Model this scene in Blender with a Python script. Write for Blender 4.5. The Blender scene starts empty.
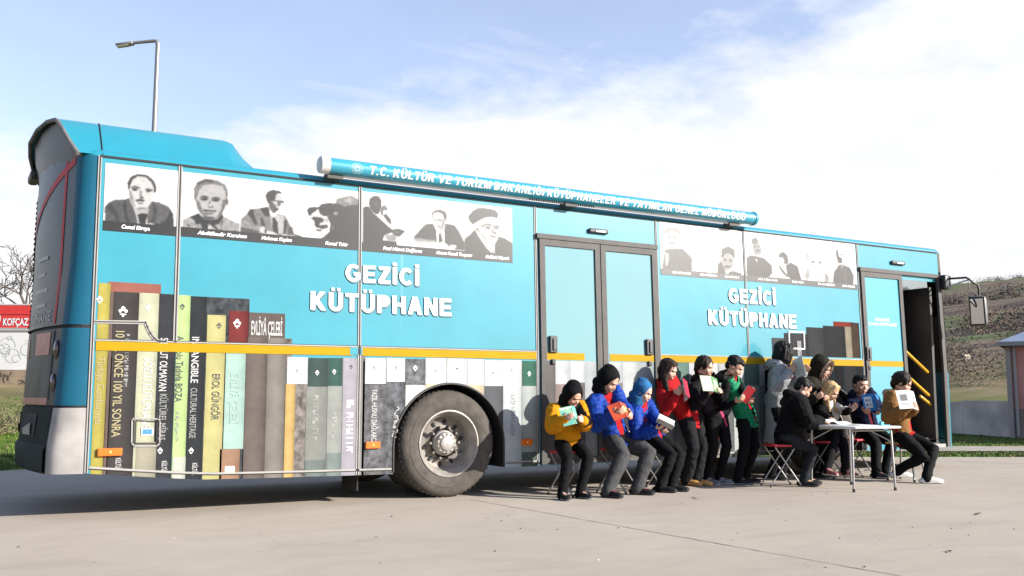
import bpy, bmesh, math, random
import numpy as np
from mathutils import Vector, Matrix, noise as mnoise

random.seed(7); np.random.seed(7)
SC = bpy.context.scene
COL = SC.collection
R = math.radians

# ------------------------------------------------------------------ camera
CF = 957.62; CP = R(6.235); CY = R(30.625); CPOS = Vector((-1.1023, -9.0287, 1.0855))
cF = Vector((math.sin(CY)*math.cos(CP), math.cos(CY)*math.cos(CP), math.sin(CP)))
cR = Vector((math.cos(CY), -math.sin(CY), 0)); cU = cR.cross(cF)
cam = bpy.data.cameras.new('camera'); camo = bpy.data.objects.new('camera', cam); COL.objects.link(camo)
M = Matrix((cR, cU, -cF)).transposed().to_4x4(); M.translation = CPOS
camo.matrix_world = M
cam.sensor_width = 36; cam.lens = 36*CF/1024; cam.clip_start = .05; cam.clip_end = 6000
SC.camera = camo

def ray(x, y): return cF + cR*((x-512)/CF) - cU*((y-288)/CF)
def at(x, y, Y):                     # point seen at pixel x, y standing at depth plane Y
    d = ray(x, y); return CPOS + d*((Y-CPOS.y)/d.y)
def gnd(x, y, z=0):
    d = ray(x, y); return CPOS + d*((z-CPOS.z)/d.z)
TUM = .0284
def ys(z): return TUM*max(0, z-1.4)
def sd(x, y):                        # pixel -> (X, Z) on the bus side
    Y = 0
    for _ in range(12):
        p = at(x, y, Y); Y = ys(p.z)
    return p.x, p.z

# ------------------------------------------------------------------ materials
MATS = {}
KA = .72          # the photograph is exposed bright; one common scale keeps painted and printed tones in range
def mat(name, col, rough=.6, var=0., scale=8., metal=0., coat=0., bump=0., bscale=60., spec=.5, col2=None, detail=4., stretch=None, trans=0., sheen=0.):
    if name in MATS: return MATS[name]
    col = tuple(q*KA for q in col); col2 = tuple(q*KA for q in col2) if col2 else None
    m = bpy.data.materials.new(name); m.use_nodes = True
    nt = m.node_tree; b = nt.nodes['Principled BSDF']
    b.inputs['Roughness'].default_value = rough; b.inputs['Metallic'].default_value = metal
    b.inputs['Specular IOR Level'].default_value = spec
    b.inputs['Coat Weight'].default_value = coat; b.inputs['Coat Roughness'].default_value = .06; b.inputs['Coat IOR'].default_value = 1.45
    if trans: b.inputs['Transmission Weight'].default_value = trans
    if sheen: b.inputs['Sheen Weight'].default_value = sheen; b.inputs['Sheen Roughness'].default_value = .4
    c = (*col, 1); b.inputs['Base Color'].default_value = c
    if var or bump or col2:
        tc = nt.nodes.new('ShaderNodeTexCoord'); vec = tc.outputs['Object']
        if stretch:
            mp = nt.nodes.new('ShaderNodeMapping'); mp.inputs['Scale'].default_value = stretch
            nt.links.new(vec, mp.inputs['Vector']); vec = mp.outputs['Vector']
    if var or col2:
        n = nt.nodes.new('ShaderNodeTexNoise'); n.inputs['Scale'].default_value = scale; n.inputs['Detail'].default_value = detail
        nt.links.new(vec, n.inputs['Vector'])
        r = nt.nodes.new('ShaderNodeValToRGB')
        if col2: lo, hi = col2, col
        else: lo = tuple(x*(1-var) for x in col); hi = tuple(min(1, x*(1+var)) for x in col)
        r.color_ramp.elements[0].position = .3; r.color_ramp.elements[1].position = .7
        r.color_ramp.elements[0].color = (*lo, 1); r.color_ramp.elements[1].color = (*hi, 1)
        nt.links.new(n.outputs['Fac'], r.inputs['Fac']); nt.links.new(r.outputs['Color'], b.inputs['Base Color'])
    if bump:
        n2 = nt.nodes.new('ShaderNodeTexNoise'); n2.inputs['Scale'].default_value = bscale; n2.inputs['Detail'].default_value = 5
        nt.links.new(vec, n2.inputs['Vector'])
        bp = nt.nodes.new('ShaderNodeBump'); bp.inputs['Strength'].default_value = bump; bp.inputs['Distance'].default_value = .01
        nt.links.new(n2.outputs['Fac'], bp.inputs['Height']); nt.links.new(bp.outputs['Normal'], b.inputs['Normal'])
    MATS[name] = m
    return m
def srgb(r, g, b):
    f = lambda v: ((v/255+.055)/1.055)**2.4 if v > 10 else v/255/12.92
    return f(r), f(g), f(b)

def attr_mat(name, rough=.35, coat=.4, spec=.5, noise=.06, scale=9.):
    m = bpy.data.materials.new(name); m.use_nodes = True; nt = m.node_tree; b = nt.nodes['Principled BSDF']
    a = nt.nodes.new('ShaderNodeAttribute'); a.attribute_name = 'Col'
    b.inputs['Roughness'].default_value = rough; b.inputs['Coat Weight'].default_value = coat; b.inputs['Coat Roughness'].default_value = .08
    b.inputs['Specular IOR Level'].default_value = spec
    tc = nt.nodes.new('ShaderNodeTexCoord'); n = nt.nodes.new('ShaderNodeTexNoise'); n.inputs['Scale'].default_value = scale; n.inputs['Detail'].default_value = 7
    n.inputs['Roughness'].default_value = .65
    nt.links.new(tc.outputs['Object'], n.inputs['Vector'])
    mr = nt.nodes.new('ShaderNodeMapRange'); mr.inputs['From Min'].default_value = .3; mr.inputs['From Max'].default_value = .7
    mr.inputs['To Min'].default_value = 1-noise; mr.inputs['To Max'].default_value = 1+noise
    nt.links.new(n.outputs['Fac'], mr.inputs['Value'])
    mx = nt.nodes.new('ShaderNodeVectorMath'); mx.operation = 'SCALE'
    nt.links.new(a.outputs['Color'], mx.inputs[0]); nt.links.new(mr.outputs['Result'], mx.inputs['Scale'])
    nt.links.new(mx.outputs['Vector'], b.inputs['Base Color'])
    return m

# ------------------------------------------------------------------ object helpers
def tag(o, label=None, cat=None, group=None, kind=None):
    if label: o['label'] = label
    if cat: o['category'] = cat
    if group: o['group'] = group
    if kind: o['kind'] = kind
    return o
def empty(name, loc=(0, 0, 0), rz=0):
    o = bpy.data.objects.new(name, None); COL.objects.link(o); o.location = loc; o.rotation_euler = (0, 0, rz); o.empty_display_size = .1
    return o
def link(name, me, parent=None, loc=(0, 0, 0)):
    o = bpy.data.objects.new(name, me); COL.objects.link(o); o.location = loc
    if parent: o.parent = parent
    return o
def copy_tree(o, parent=None):
    c = o.copy(); COL.objects.link(c)
    if parent: c.parent = parent
    for ch in list(o.children): copy_tree(ch, c)
    return c

class MB:
    def __init__(s): s.v = []; s.f = []; s.m = []; s.mats = []; s.col = None
    def mi(s, m):
        if m not in s.mats: s.mats.append(m)
        return s.mats.index(m)
    def add(s, vs, fs, m):
        o = len(s.v); s.v += [tuple(v) for v in vs]; k = s.mi(m)
        for f in fs: s.f.append(tuple(i+o for i in f)); s.m.append(k)
        return s
    def box(s, c, size, m, rot=None, bev=0.):
        hx, hy, hz = [d/2 for d in size]
        rot = rot or Matrix.Identity(3)
        if bev <= 0:
            pts = [(x, y, z) for x in (-hx, hx) for y in (-hy, hy) for z in (-hz, hz)]
            fs = [(0, 1, 3, 2), (4, 6, 7, 5), (0, 4, 5, 1), (2, 3, 7, 6), (0, 2, 6, 4), (1, 5, 7, 3)]
        else:
            bm = bmesh.new(); bmesh.ops.create_cube(bm, size=1)
            for v in bm.verts: v.co = Vector((v.co.x*size[0], v.co.y*size[1], v.co.z*size[2]))
            bmesh.ops.bevel(bm, geom=bm.edges[:], offset=bev, segments=2, affect='EDGES', profile=.5)
            bm.verts.index_update()
            pts = [v.co.copy() for v in bm.verts]; fs = [tuple(v.index for v in f.verts) for f in bm.faces]; bm.free()
        c = Vector(c)
        return s.add([c + rot @ Vector(p) for p in pts], fs, m)
    def tube(s, pts, rad, m, n=10, ref=None, dome=False, cap=True):
        pts = [Vector(p) for p in pts]; k = len(pts)
        rad = [rad]*k if not isinstance(rad, (list, tuple)) else list(rad)
        rad = [(r, r) if not isinstance(r, (list, tuple)) else r for r in rad]
        if dome:
            t0 = (pts[0]-pts[1]).normalized(); t1 = (pts[-1]-pts[-2]).normalized()
            a, b = min(rad[0]), min(rad[-1])
            P = []; Q = []
            for q in (1., .8, .5):
                P.append(pts[0]+t0*a*math.sin(q*math.pi/2)); h = max(.05, math.cos(q*math.pi/2)); Q.append((rad[0][0]*h, rad[0][1]*h))
            P2 = []; Q2 = []
            for q in (.5, .8, 1.):
                P2.append(pts[-1]+t1*b*math.sin(q*math.pi/2)); h = max(.05, math.cos(q*math.pi/2)); Q2.append((rad[-1][0]*h, rad[-1][1]*h))
            pts = P+pts+P2; rad = Q+rad+Q2; k = len(pts)
        ref = Vector(ref) if ref else None
        vs = []; prev = None
        for i in range(k):
            t = (pts[min(i+1, k-1)]-pts[max(i-1, 0)])
            t = t.normalized() if t.length > 1e-9 else Vector((0, 0, 1))
            base = ref if ref is not None else (prev if prev is not None else (Vector((1, 0, 0)) if abs(t.x) < .9 else Vector((0, 1, 0))))
            a = base - t*base.dot(t)
            if a.length < 1e-6: a = t.orthogonal()
            a.normalize(); b = t.cross(a); prev = a
            for j in range(n):
                th = 2*math.pi*j/n
                vs.append(pts[i]+a*(rad[i][0]*math.cos(th))+b*(rad[i][1]*math.sin(th)))
        fs = [(i*n+j, i*n+(j+1) % n, (i+1)*n+(j+1) % n, (i+1)*n+j) for i in range(k-1) for j in range(n)]
        if cap: fs += [tuple(range(n-1, -1, -1)), tuple((k-1)*n+j for j in range(n))]
        return s.add(vs, fs, m)
    def ell(s, c, rad, m, rot=None, nu=14, nv=9):
        c = Vector(c); rot = rot or Matrix.Identity(3); vs = []; fs = []
        vs.append(c+rot @ Vector((0, 0, -rad[2])))
        for i in range(1, nv):
            ph = -math.pi/2+math.pi*i/nv
            for j in range(nu):
                th = 2*math.pi*j/nu
                vs.append(c+rot @ Vector((rad[0]*math.cos(ph)*math.cos(th), rad[1]*math.cos(ph)*math.sin(th), rad[2]*math.sin(ph))))
        vs.append(c+rot @ Vector((0, 0, rad[2]))); L = len(vs)-1
        for j in range(nu):
            fs.append((0, 1+(j+1) % nu, 1+j)); b = 1+(nv-2)*nu; fs.append((L, b+j, b+(j+1) % nu))
        for i in range(nv-2):
            for j in range(nu):
                a = 1+i*nu; fs.append((a+j, a+(j+1) % nu, a+nu+(j+1) % nu, a+nu+j))
        return s.add(vs, fs, m)
    def lathe(s, prof, m, c=(0, 0, 0), axis='Y', n=48, mats=None):
        # prof: list of (radius, offset along axis)
        c = Vector(c); vs = []; fs = []; k = len(prof)
        for r, o in prof:
            for j in range(n):
                th = 2*math.pi*j/n; a, b = r*math.cos(th), r*math.sin(th)
                vs.append(c+(Vector((a, o, b)) if axis == 'Y' else Vector((a, b, o)) if axis == 'Z' else Vector((o, a, b))))
        o0 = len(s.v); s.v += [tuple(v) for v in vs]
        for i in range(k-1):
            mm = s.mi(mats[i] if mats else m)
            for j in range(n):
                s.f.append((o0+i*n+j, o0+i*n+(j+1) % n, o0+(i+1)*n+(j+1) % n, o0+(i+1)*n+j)); s.m.append(mm)
        return s
    def mesh(s, name, smooth=None):
        me = bpy.data.meshes.new(name); me.from_pydata(s.v, [], s.f)
        for m in s.mats: me.materials.append(m)
        me.polygons.foreach_set('material_index', s.m)
        me.update()
        if smooth is not None:
            me.polygons.foreach_set('use_smooth', [True]*len(me.polygons))
            if smooth < 180: me.set_sharp_from_angle(angle=R(smooth))
        return me
    def build(s, name, parent=None, smooth=None, loc=(0, 0, 0), fix=True, weld=0):
        me = s.mesh(name, None if weld else smooth)
        if weld:
            bm = bmesh.new(); bm.from_mesh(me); bmesh.ops.remove_doubles(bm, verts=bm.verts[:], dist=weld); bm.to_mesh(me); bm.free()
            me.polygons.foreach_set('use_smooth', [True]*len(me.polygons)); me.set_sharp_from_angle(angle=R(smooth))
        if fix:
            bm = bmesh.new(); bm.from_mesh(me); bmesh.ops.recalc_face_normals(bm, faces=bm.faces[:]); bm.to_mesh(me); bm.free()
        return link(name, me, parent, loc)

def text_mesh(body, bold=0., shear=0., spacing=1.):
    """flat triangulated mesh of the words, unit-ish size, as (verts 2D, tris)"""
    cu = bpy.data.curves.new('words', 'FONT'); cu.body = body; cu.size = 1; cu.offset = bold; cu.shear = shear; cu.space_character = spacing
    cu.resolution_u = 4
    o = bpy.data.objects.new('words', cu); COL.objects.link(o)
    dg = bpy.context.evaluated_depsgraph_get(); dg.update()
    me = bpy.data.meshes.new_from_object(o.evaluated_get(dg))
    v = [(p.co.x, p.co.y) for p in me.vertices]; f = [tuple(p.vertices) for p in me.polygons]
    bpy.data.objects.remove(o); bpy.data.curves.remove(cu); bpy.data.meshes.remove(me)
    return v, f
from mathutils.geometry import delaunay_2d_cdt
def block_letters(txt, t=.215, h=.18, gap=.16, shear=0., x=0, adv=False):
    """heavy upright capitals drawn as merged strokes, cap height 1"""
    def rc(x0, y0, x1, y1): return [(x0, y0), (x1, y0), (x1, y1), (x0, y1)]
    def bar(xa, ya, xb, yb, w): return [(xa-w/2, ya), (xa+w/2, ya), (xb+w/2, yb), (xb-w/2, yb)]
    def arc(cx, cy, rx, ry, a0, a1, tx, ty, n=18):
        o = []; 
        A = [math.radians(a0+(a1-a0)*k/n) for k in range(n+1)]
        for p, q in zip(A[:-1], A[1:]):
            o.append([(cx+(rx-tx)*math.cos(p), cy+(ry-ty)*math.sin(p)), (cx+rx*math.cos(p), cy+ry*math.sin(p)), (cx+rx*math.cos(q), cy+ry*math.sin(q)), (cx+(rx-tx)*math.cos(q), cy+(ry-ty)*math.sin(q))])
        return o
    def L(c):
        d = t*1.12
        if c == 'E': return [rc(0, 0, t, 1), rc(0, 0, .66, h), rc(0, .41, .60, .41+h), rc(0, 1-h, .65, 1)], .66
        if c == 'F': return [rc(0, 0, t, 1), rc(0, .40, .56, .40+h), rc(0, 1-h, .62, 1)], .62
        if c == 'L': return [rc(0, 0, t, 1), rc(0, 0, .60, h)], .60
        if c == 'T': return [rc(.335-t/2, 0, .335+t/2, 1), rc(0, 1-h, .67, 1)], .67
        if c == 'H': return [rc(0, 0, t, 1), rc(.70-t, 0, .70, 1), rc(0, .42, .70, .42+h)], .70
        if c in 'Iİ': return [rc(0, 0, t, 1)]+([rc(0, 1.09, t, 1.27)] if c == 'İ' else []), t
        if c == 'N': return [rc(0, 0, t*.95, 1), rc(.72-t*.95, 0, .72, 1), [(0, 1), (.72-t*1.05, 0), (.72, 0), (t*1.05, 1)]], .72
        if c == 'Z': return [rc(0, 0, .64, h), rc(.03, 1-h, .63, 1), [(0, h*.95), (d*1.15, h*.95), (.63, 1-h*.95), (.63-d*1.15, 1-h*.95)]], .64
        if c == 'K': return [rc(0, 0, t, 1), [(t*.9, .30), (t*.9, .58), (.44, 1), (.72, 1)], [(.18, .46), (.38, .62), (.76, 0), (.49, 0)]], .76
        if c == 'A': return [[(0, 0), (t*1.1, 0), (.39+t*.10, 1), (.39-t*.55, 1)], [(.78-t*1.1, 0), (.78, 0), (.39+t*.55, 1), (.39-t*.10, 1)], rc(.16, .21, .62, .21+h*.95)], .78
        if c == 'V': return [[(0, 1), (.39-t*.55, 0), (.39+t*.10, 0), (t*1.1, 1)], [(.78-t*1.1, 1), (.39-t*.10, 0), (.39+t*.55, 0), (.78, 1)]], .78
        if c == 'Y': return [rc(.36-t/2, 0, .36+t/2, .46), [(0, 1), (.36-t/2, .40), (.36+t*.25, .40), (t*1.15, 1)], [(.72-t*1.15, 1), (.36-t*.25, .40), (.36+t/2, .40), (.72, 1)]], .72
        if c == 'M': return [rc(0, 0, t*.9, 1), rc(.86-t*.9, 0, .86, 1), [(0, 1), (.43-t*.42, 0), (.43+t*.42, 0), (t*1.2, 1)], [(.86-t*1.2, 1), (.43-t*.42, 0), (.43+t*.42, 0), (.86, 1)]], .86
        if c in 'UÜ': return [rc(0, .30, t, 1), rc(.70-t, .30, .70, 1)]+arc(.35, .34, .35, .355, 180, 360, t, h)+([rc(.13, 1.08, .29, 1.25), rc(.41, 1.08, .57, 1.25)] if c == 'Ü' else []), .70
        if c in 'CÇ': return arc(.39, .5, .39, .515, 42, 318, t, h*1.05, 28)+([rc(.31, -.20, .45, -.0)] if c == 'Ç' else []), .72
        if c in 'GĞ': return arc(.40, .5, .40, .515, 45, 335, t, h*1.05, 30)+[rc(.42, .36, .76, .53), rc(.76-t*.9, .15, .76, .50)]+(arc(.40, 1.28, .20, .20, 200, 340, .09, .09, 8) if c == 'Ğ' else []), .77
        if c == 'O': return arc(.41, .5, .41, .515, 0, 360, t, h*1.05, 32), .82
        if c == 'P': return [rc(0, 0, t, 1), rc(0, 1-h, .40, 1), rc(0, .36, .40, .36+h)]+arc(.38, .68, .30, .32, -90, 90, t, h, 14), .68
        if c == 'R': return [rc(0, 0, t, 1), rc(0, 1-h, .42, 1), rc(0, .40, .42, .40+h)]+arc(.40, .70, .30, .30, -90, 90, t, h, 14)+[[(.26, .45), (.50, .45), (.75, 0), (.48, 0)]], .74
        if c == 'B': return [rc(0, 0, t, 1), rc(0, 1-h, .40, 1), rc(0, .43, .42, .43+h*.95), rc(0, 0, .42, h)]+arc(.38, .74, .28, .26, -90, 90, t, h, 12)+arc(.41, .30, .30, .30, -90, 90, t, h, 12), .71
        if c == 'D': return [rc(0, 0, t, 1), rc(0, 1-h, .33, 1), rc(0, 0, .33, h)]+arc(.32, .5, .39, .5, -90, 90, t, h, 18), .71
        if c == '.': return [rc(0, 0, t, h*1.05)], t
        return [], .20
    V = []; F = []
    for c in txt:
        P, w = L(c)
        if P:
            vs = []; fs = []
            for q in P:
                a = sum(q[i][0]*q[(i+1) % len(q)][1]-q[(i+1) % len(q)][0]*q[i][1] for i in range(len(q)))
                q = q if a > 0 else q[::-1]; fs.append(list(range(len(vs), len(vs)+len(q)))); vs += [Vector(p) for p in q]
            r = delaunay_2d_cdt(vs, [], fs, 1, 1e-4); o = len(V)
            V += [(x+p.x+shear*p.y, p.y) for p in r[0]]; F += [tuple(i+o for i in f) for f in r[2]]
        x += w+gap
    return (V, F, x) if adv else (V, F)
def side_pt(X, Z, layer=0.): return (X, ys(Z)-layer, Z)
LAY = .0012
def side_geom(mb, vs, fs, m, layer):
    """2D (X, Z) geometry laid on the bus side, cut at the belt crease so that it follows it"""
    bm = bmesh.new()
    bv = [bm.verts.new((x, 0, z)) for x, z in vs]
    for f in fs:
        try: bm.faces.new([bv[i] for i in f])
        except ValueError: pass
    if min(z for x, z in vs) < 1.4 < max(z for x, z in vs):
        bmesh.ops.bisect_plane(bm, geom=bm.verts[:]+bm.edges[:]+bm.faces[:], plane_co=(0, 0, 1.4), plane_no=(0, 0, 1))
    bm.verts.index_update()
    mb.add([side_pt(v.co.x, v.co.z, layer*LAY) for v in bm.verts], [tuple(v.index for v in f.verts) for f in bm.faces], m)
    bm.free()
def side_rect(mb, x0, x1, z0, z1, m, layer): side_geom(mb, [(x0, z0), (x1, z0), (x1, z1), (x0, z1)], [(0, 1, 2, 3)], m, layer)
def side_line(mb, pts, w, m, layer):
    for (xa, za), (xb, zb) in zip(pts[:-1], pts[1:]):
        d = Vector((xb-xa, zb-za)); d.normalize(); n = Vector((-d.y, d.x))*w/2; e = d*w*.3
        side_geom(mb, [(xa-e.x+n.x, za-e.y+n.y), (xb+e.x+n.x, zb+e.y+n.y), (xb+e.x-n.x, zb+e.y-n.y), (xa-e.x-n.x, za-e.y-n.y)], [(0, 1, 2, 3)], m, layer)
def side_text(mb, body, x0, x1, z0, cap, m, layer, bold=.02, shear=0., spacing=1.):
    v, f = text_mesh(body, bold, shear, spacing)
    xs = [p[0] for p in v]; a, b = min(xs), max(xs); s = (x1-x0)/(b-a); q = cap/.70
    side_geom(mb, [(x0+(x-a)*s, z0+y*q) for x, y in v], f, m, layer)
def side_text_down(mb, body, xc, z1, z0, cap, m, layer, bold=.01, up=False):
    """words running down a spine, top of the letters to the right"""
    v, f = text_mesh(body, bold)
    xs = [p[0] for p in v]; a, b = min(xs), max(xs); s = (z1-z0)/(b-a); q = cap/.70
    if up: side_geom(mb, [(xc+cap/2-y*q, z0+(x-a)*s) for x, y in v], f, m, layer)
    else: side_geom(mb, [(xc-cap/2+y*q, z1-(x-a)*s) for x, y in v], f, m, layer)

def remesh(mb, voxel, smooth=3, fac=.5):
    me = mb.mesh('tmp'); bm = bmesh.new(); bm.from_mesh(me); bmesh.ops.recalc_face_normals(bm, faces=bm.faces[:]); bm.to_mesh(me); bm.free(); o = link('tmp', me)
    r = o.modifiers.new('r', 'REMESH'); r.mode = 'VOXEL'; r.voxel_size = voxel; r.adaptivity = 0
    if smooth:
        s = o.modifiers.new('s', 'SMOOTH'); s.factor = fac; s.iterations = smooth
    dg = bpy.context.evaluated_depsgraph_get(); dg.update()
    res = bpy.data.meshes.new_from_object(o.evaluated_get(dg))
    bpy.data.objects.remove(o); bpy.data.meshes.remove(me)
    res.materials.clear()
    res.polygons.foreach_set('use_smooth', [True]*len(res.polygons))
    return res
def vcos(me):
    a = np.empty(len(me.vertices)*3, 'f'); me.vertices.foreach_get('co', a); return a.reshape(-1, 3)
def vnor(me):
    a = np.empty(len(me.vertices)*3, 'f'); me.vertices.foreach_get('normal', a); return a.reshape(-1, 3)
def vset(me, a): me.vertices.foreach_set('co', np.ascontiguousarray(a, 'f').ravel()); me.update()
def fcen(me):
    a = np.empty(len(me.polygons)*3, 'f'); me.polygons.foreach_get('center', a); return a.reshape(-1, 3)
def nz(P, scale, off=0., stretch=(1, 1, 1)):
    sx, sy, sz = [scale*q for q in stretch]
    return np.array([mnoise.noise((p[0]*sx+off, p[1]*sy+off*1.7, p[2]*sz-off)) for p in P], 'f')
def cut(me, keep):
    """keep only the faces whose flag is true"""
    bm = bmesh.new(); bm.from_mesh(me); bm.faces.ensure_lookup_table()
    bmesh.ops.delete(bm, geom=[f for f in bm.faces if not keep[f.index]], context='FACES')
    bm.to_mesh(me); bm.free(); me.update(); return me
def thicken(me, t):
    o = link('tmp', me); s = o.modifiers.new('s', 'SOLIDIFY'); s.thickness = t; s.offset = -1
    dg = bpy.context.evaluated_depsgraph_get(); dg.update()
    res = bpy.data.meshes.new_from_object(o.evaluated_get(dg)); bpy.data.objects.remove(o); bpy.data.meshes.remove(me)
    return res
# ================================================================== BUS
teal = mat('teal_paint', (.030, .255, .325), rough=.38, var=.07, scale=2.2, coat=.5, spec=.2, bump=.06, bscale=1.3)
teal_d = mat('teal_shaded_corner', (.007, .10, .165), rough=.5, var=.06, scale=3, spec=.2)  # same teal as the sides, darkened so the rear corners look shaded
dteal = mat('roof_teal', (.020, .25, .34), rough=.30, coat=.5, var=.05, scale=3)
white_p = mat('white_paint_scuffed', (.47, .445, .425), rough=.6, spec=.2, col2=(.28, .265, .25), scale=3.2, detail=7)
vinyl_w = mat('white_vinyl', (.82, .82, .82), rough=.35)
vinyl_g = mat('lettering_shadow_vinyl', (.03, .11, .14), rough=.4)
yellow = mat('yellow_stripe_vinyl', (.40, .245, .006), rough=.6, var=.06, scale=5, spec=.08)
gap_m = mat('panel_gap', (.012, .012, .013), rough=.8)
alu = mat('pale_trim', (.34, .325, .305), rough=.5, spec=.3, var=.12, scale=6)
gray_f = mat('grey_door_frame', (.075, .070, .065), rough=.6, spec=.25, var=.15, scale=5)
black_p = mat('black_plastic', (.014, .014, .015), rough=.5, var=.25, scale=20)
black_g = mat('black_glass', (.012, .013, .014), rough=.06, coat=.5)
dark_under = mat('underbody', (.012, .011, .011), rough=.9)
rubber = mat('tyre_rubber', (.072, .062, .051), rough=.9, var=.35, scale=9, bump=.4, bscale=35, detail=8)
rubber_k = mat('black_rubber', (.02, .02, .02), rough=.8)
rim_m = mat('dusty_rim', (.36, .33, .29), rough=.5, metal=.35, var=.3, scale=9, detail=7)
rim_d = mat('rusty_rim_disc', (.16, .14, .12), rough=.6, metal=.3, var=.4, scale=14, detail=7)
hub_m = mat('hub_steel', (.38, .355, .325), rough=.4, metal=.4, var=.2, scale=20)
orange = mat('orange_lens', (.85, .16, .015), rough=.2, coat=.5)
orange_l = mat('orange_lens_centre', (.95, .42, .12), rough=.2)
rear_gl = mat('rear_printed_panel', (.022, .023, .023), rough=.38, coat=.0, spec=.35, col2=(.05, .05, .048), scale=2.5, detail=5, stretch=(1, 1, .5))
rear_eng = mat('rear_engine_hatch', (.035, .031, .026), rough=.5, spec=.3, col2=(.10, .09, .075), scale=5, detail=7, stretch=(1, 1, .6))
rear_bmp = mat('rear_bumper_grey_green', (.018, .024, .019), rough=.75, spec=.15, var=.2, scale=6, bump=.1)
red_v = mat('red_vinyl', (.50, .016, .018), rough=.6, var=.1)
red_f = mat('faded_red_vinyl', (.42, .13, .085), rough=.4, var=.25, scale=12)
chrome = mat('mirror_glass', (.8, .8, .8), rough=.03, metal=1)
label_blue = mat('blue_label', (.05, .22, .62), rough=.4)
pipe_y = mat('yellow_handrail', (.60, .33, .012), rough=.3)

bus = empty('library_bus', (0, 0, 0))
tag(bus, 'long turquoise mobile library bus printed with book spines and portraits, front door open', 'bus')

ZB = [(-.5, .40), (0, .395), (.5, .345), (.95, .302), (1.5, .290), (2.83, .27), (4.15, .287), (4.7, .285), (11.75, .29), (12.3, .29)]
def zb(X): return float(np.interp(X, [a for a, b in ZB], [b for a, b in ZB]))
AX = [(3.495, .535, .645), (9.2, .535, .645)]
def bottom(X):
    z = zb(X)
    for cx, cz, r in AX:
        if abs(X-cx) < r: z = max(z, cz+math.sqrt(r*r-(X-cx)**2))
    return z
DOORX = (10.86, 11.66)
# ---- near side wall in columns
xs = set([0, 11.745, *DOORX]+[i*.25 for i in range(1, 47)])
for cx, cz, r in AX:
    for k in range(49): xs.add(round(cx-r*math.cos(math.pi*k/48), 5))
    xs.add(cx-r-.0005); xs.add(cx+r+.0005)
xs = sorted(xs)
wind_g = bpy.data.materials.new('windscreen_glass'); wind_g.use_nodes = True; nt = wind_g.node_tree; bs_ = nt.nodes['Principled BSDF']; bs_.inputs['Base Color'].default_value = (.02, .025, .025, 1); bs_.inputs['Roughness'].default_value = .05
tr_ = nt.nodes.new('ShaderNodeBsdfTransparent'); tr_.inputs['Color'].default_value = (.8, .86, .84, 1); mx_ = nt.nodes.new('ShaderNodeMixShader'); mx_.inputs[0].default_value = .28; nt.links.new(tr_.outputs[0], mx_.inputs[1]); nt.links.new(bs_.outputs[0], mx_.inputs[2]); nt.links.new(mx_.outputs[0], nt.nodes['Material Output'].inputs['Surface'])
b = MB()
for xa, xb in zip(xs[:-1], xs[1:]):
    if xb-xa < 1e-6: continue
    mid = (xa+xb)/2; wall = teal
    za, zc = bottom(xa+1e-6), bottom(xb-1e-6)
    for (l0, l1) in ((None, 1.4), (1.4, 3.19)):
        if DOORX[0]-1e-6 <= xa and xb <= DOORX[1]+1e-6:
            if l1 == 1.4: continue
            lo = (2.735, 2.735)
        else: lo = (za, zc) if l0 is None else (l0, l0)
        b.add([side_pt(xa, lo[0]), side_pt(xb, lo[1]), side_pt(xb, l1), side_pt(xa, l1)], [(0, 1, 2, 3)], wall)
# ---- shell: far side, rear, front, roof by plan loops
def xb_rear(z): return float(np.interp(z, [.40, .46, 1.02, 1.71, 2.15, 2.78, 3.2], [-.31, -.326, -.262, -.229, -.195, -.182, -.176]))
YR = [0, .003, .006, .012, .02, .034, .05, .07, .09, .125, .2, .3, .42, .55, .72, .9, 1.08, 1.275]
def rear_x(Y, z):
    y = min(Y, 2.55-Y); xb_ = xb_rear(z)
    if y <= .125: return xb_*float(np.interp(y, [0, .006, .02, .05, .09, .125], [0, .30, .55, .80, .93, 1]))
    return xb_-float(np.interp(z, [.4, .8, 1.7, 2.6], [.12, .15, .17, .21]))*(1-((1.275-y)/1.15)**2)
def front_x(Y, z):
    y = min(Y, 2.55-Y); k = 1 if z < 2.2 else 1-.12*((z-2.2)/1)**2
    return 11.745+k*(.20*float(np.interp(y, [0, .006, .02, .05, .09, .125], [0, .22, .45, .70, .88, 1]))+(.22*(1-((1.275-y)/1.15)**2) if y > .125 else 0))
YF = YR+[2.55-y for y in YR[::-1][1:]]
zs = [.395, .60, .955, .975, 1.39, 1.645, 1.675, 2.2, 2.9, 3.19]
def near(Y, z): return ys(z)+Y*(2.55-2*ys(z))/2.55
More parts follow.
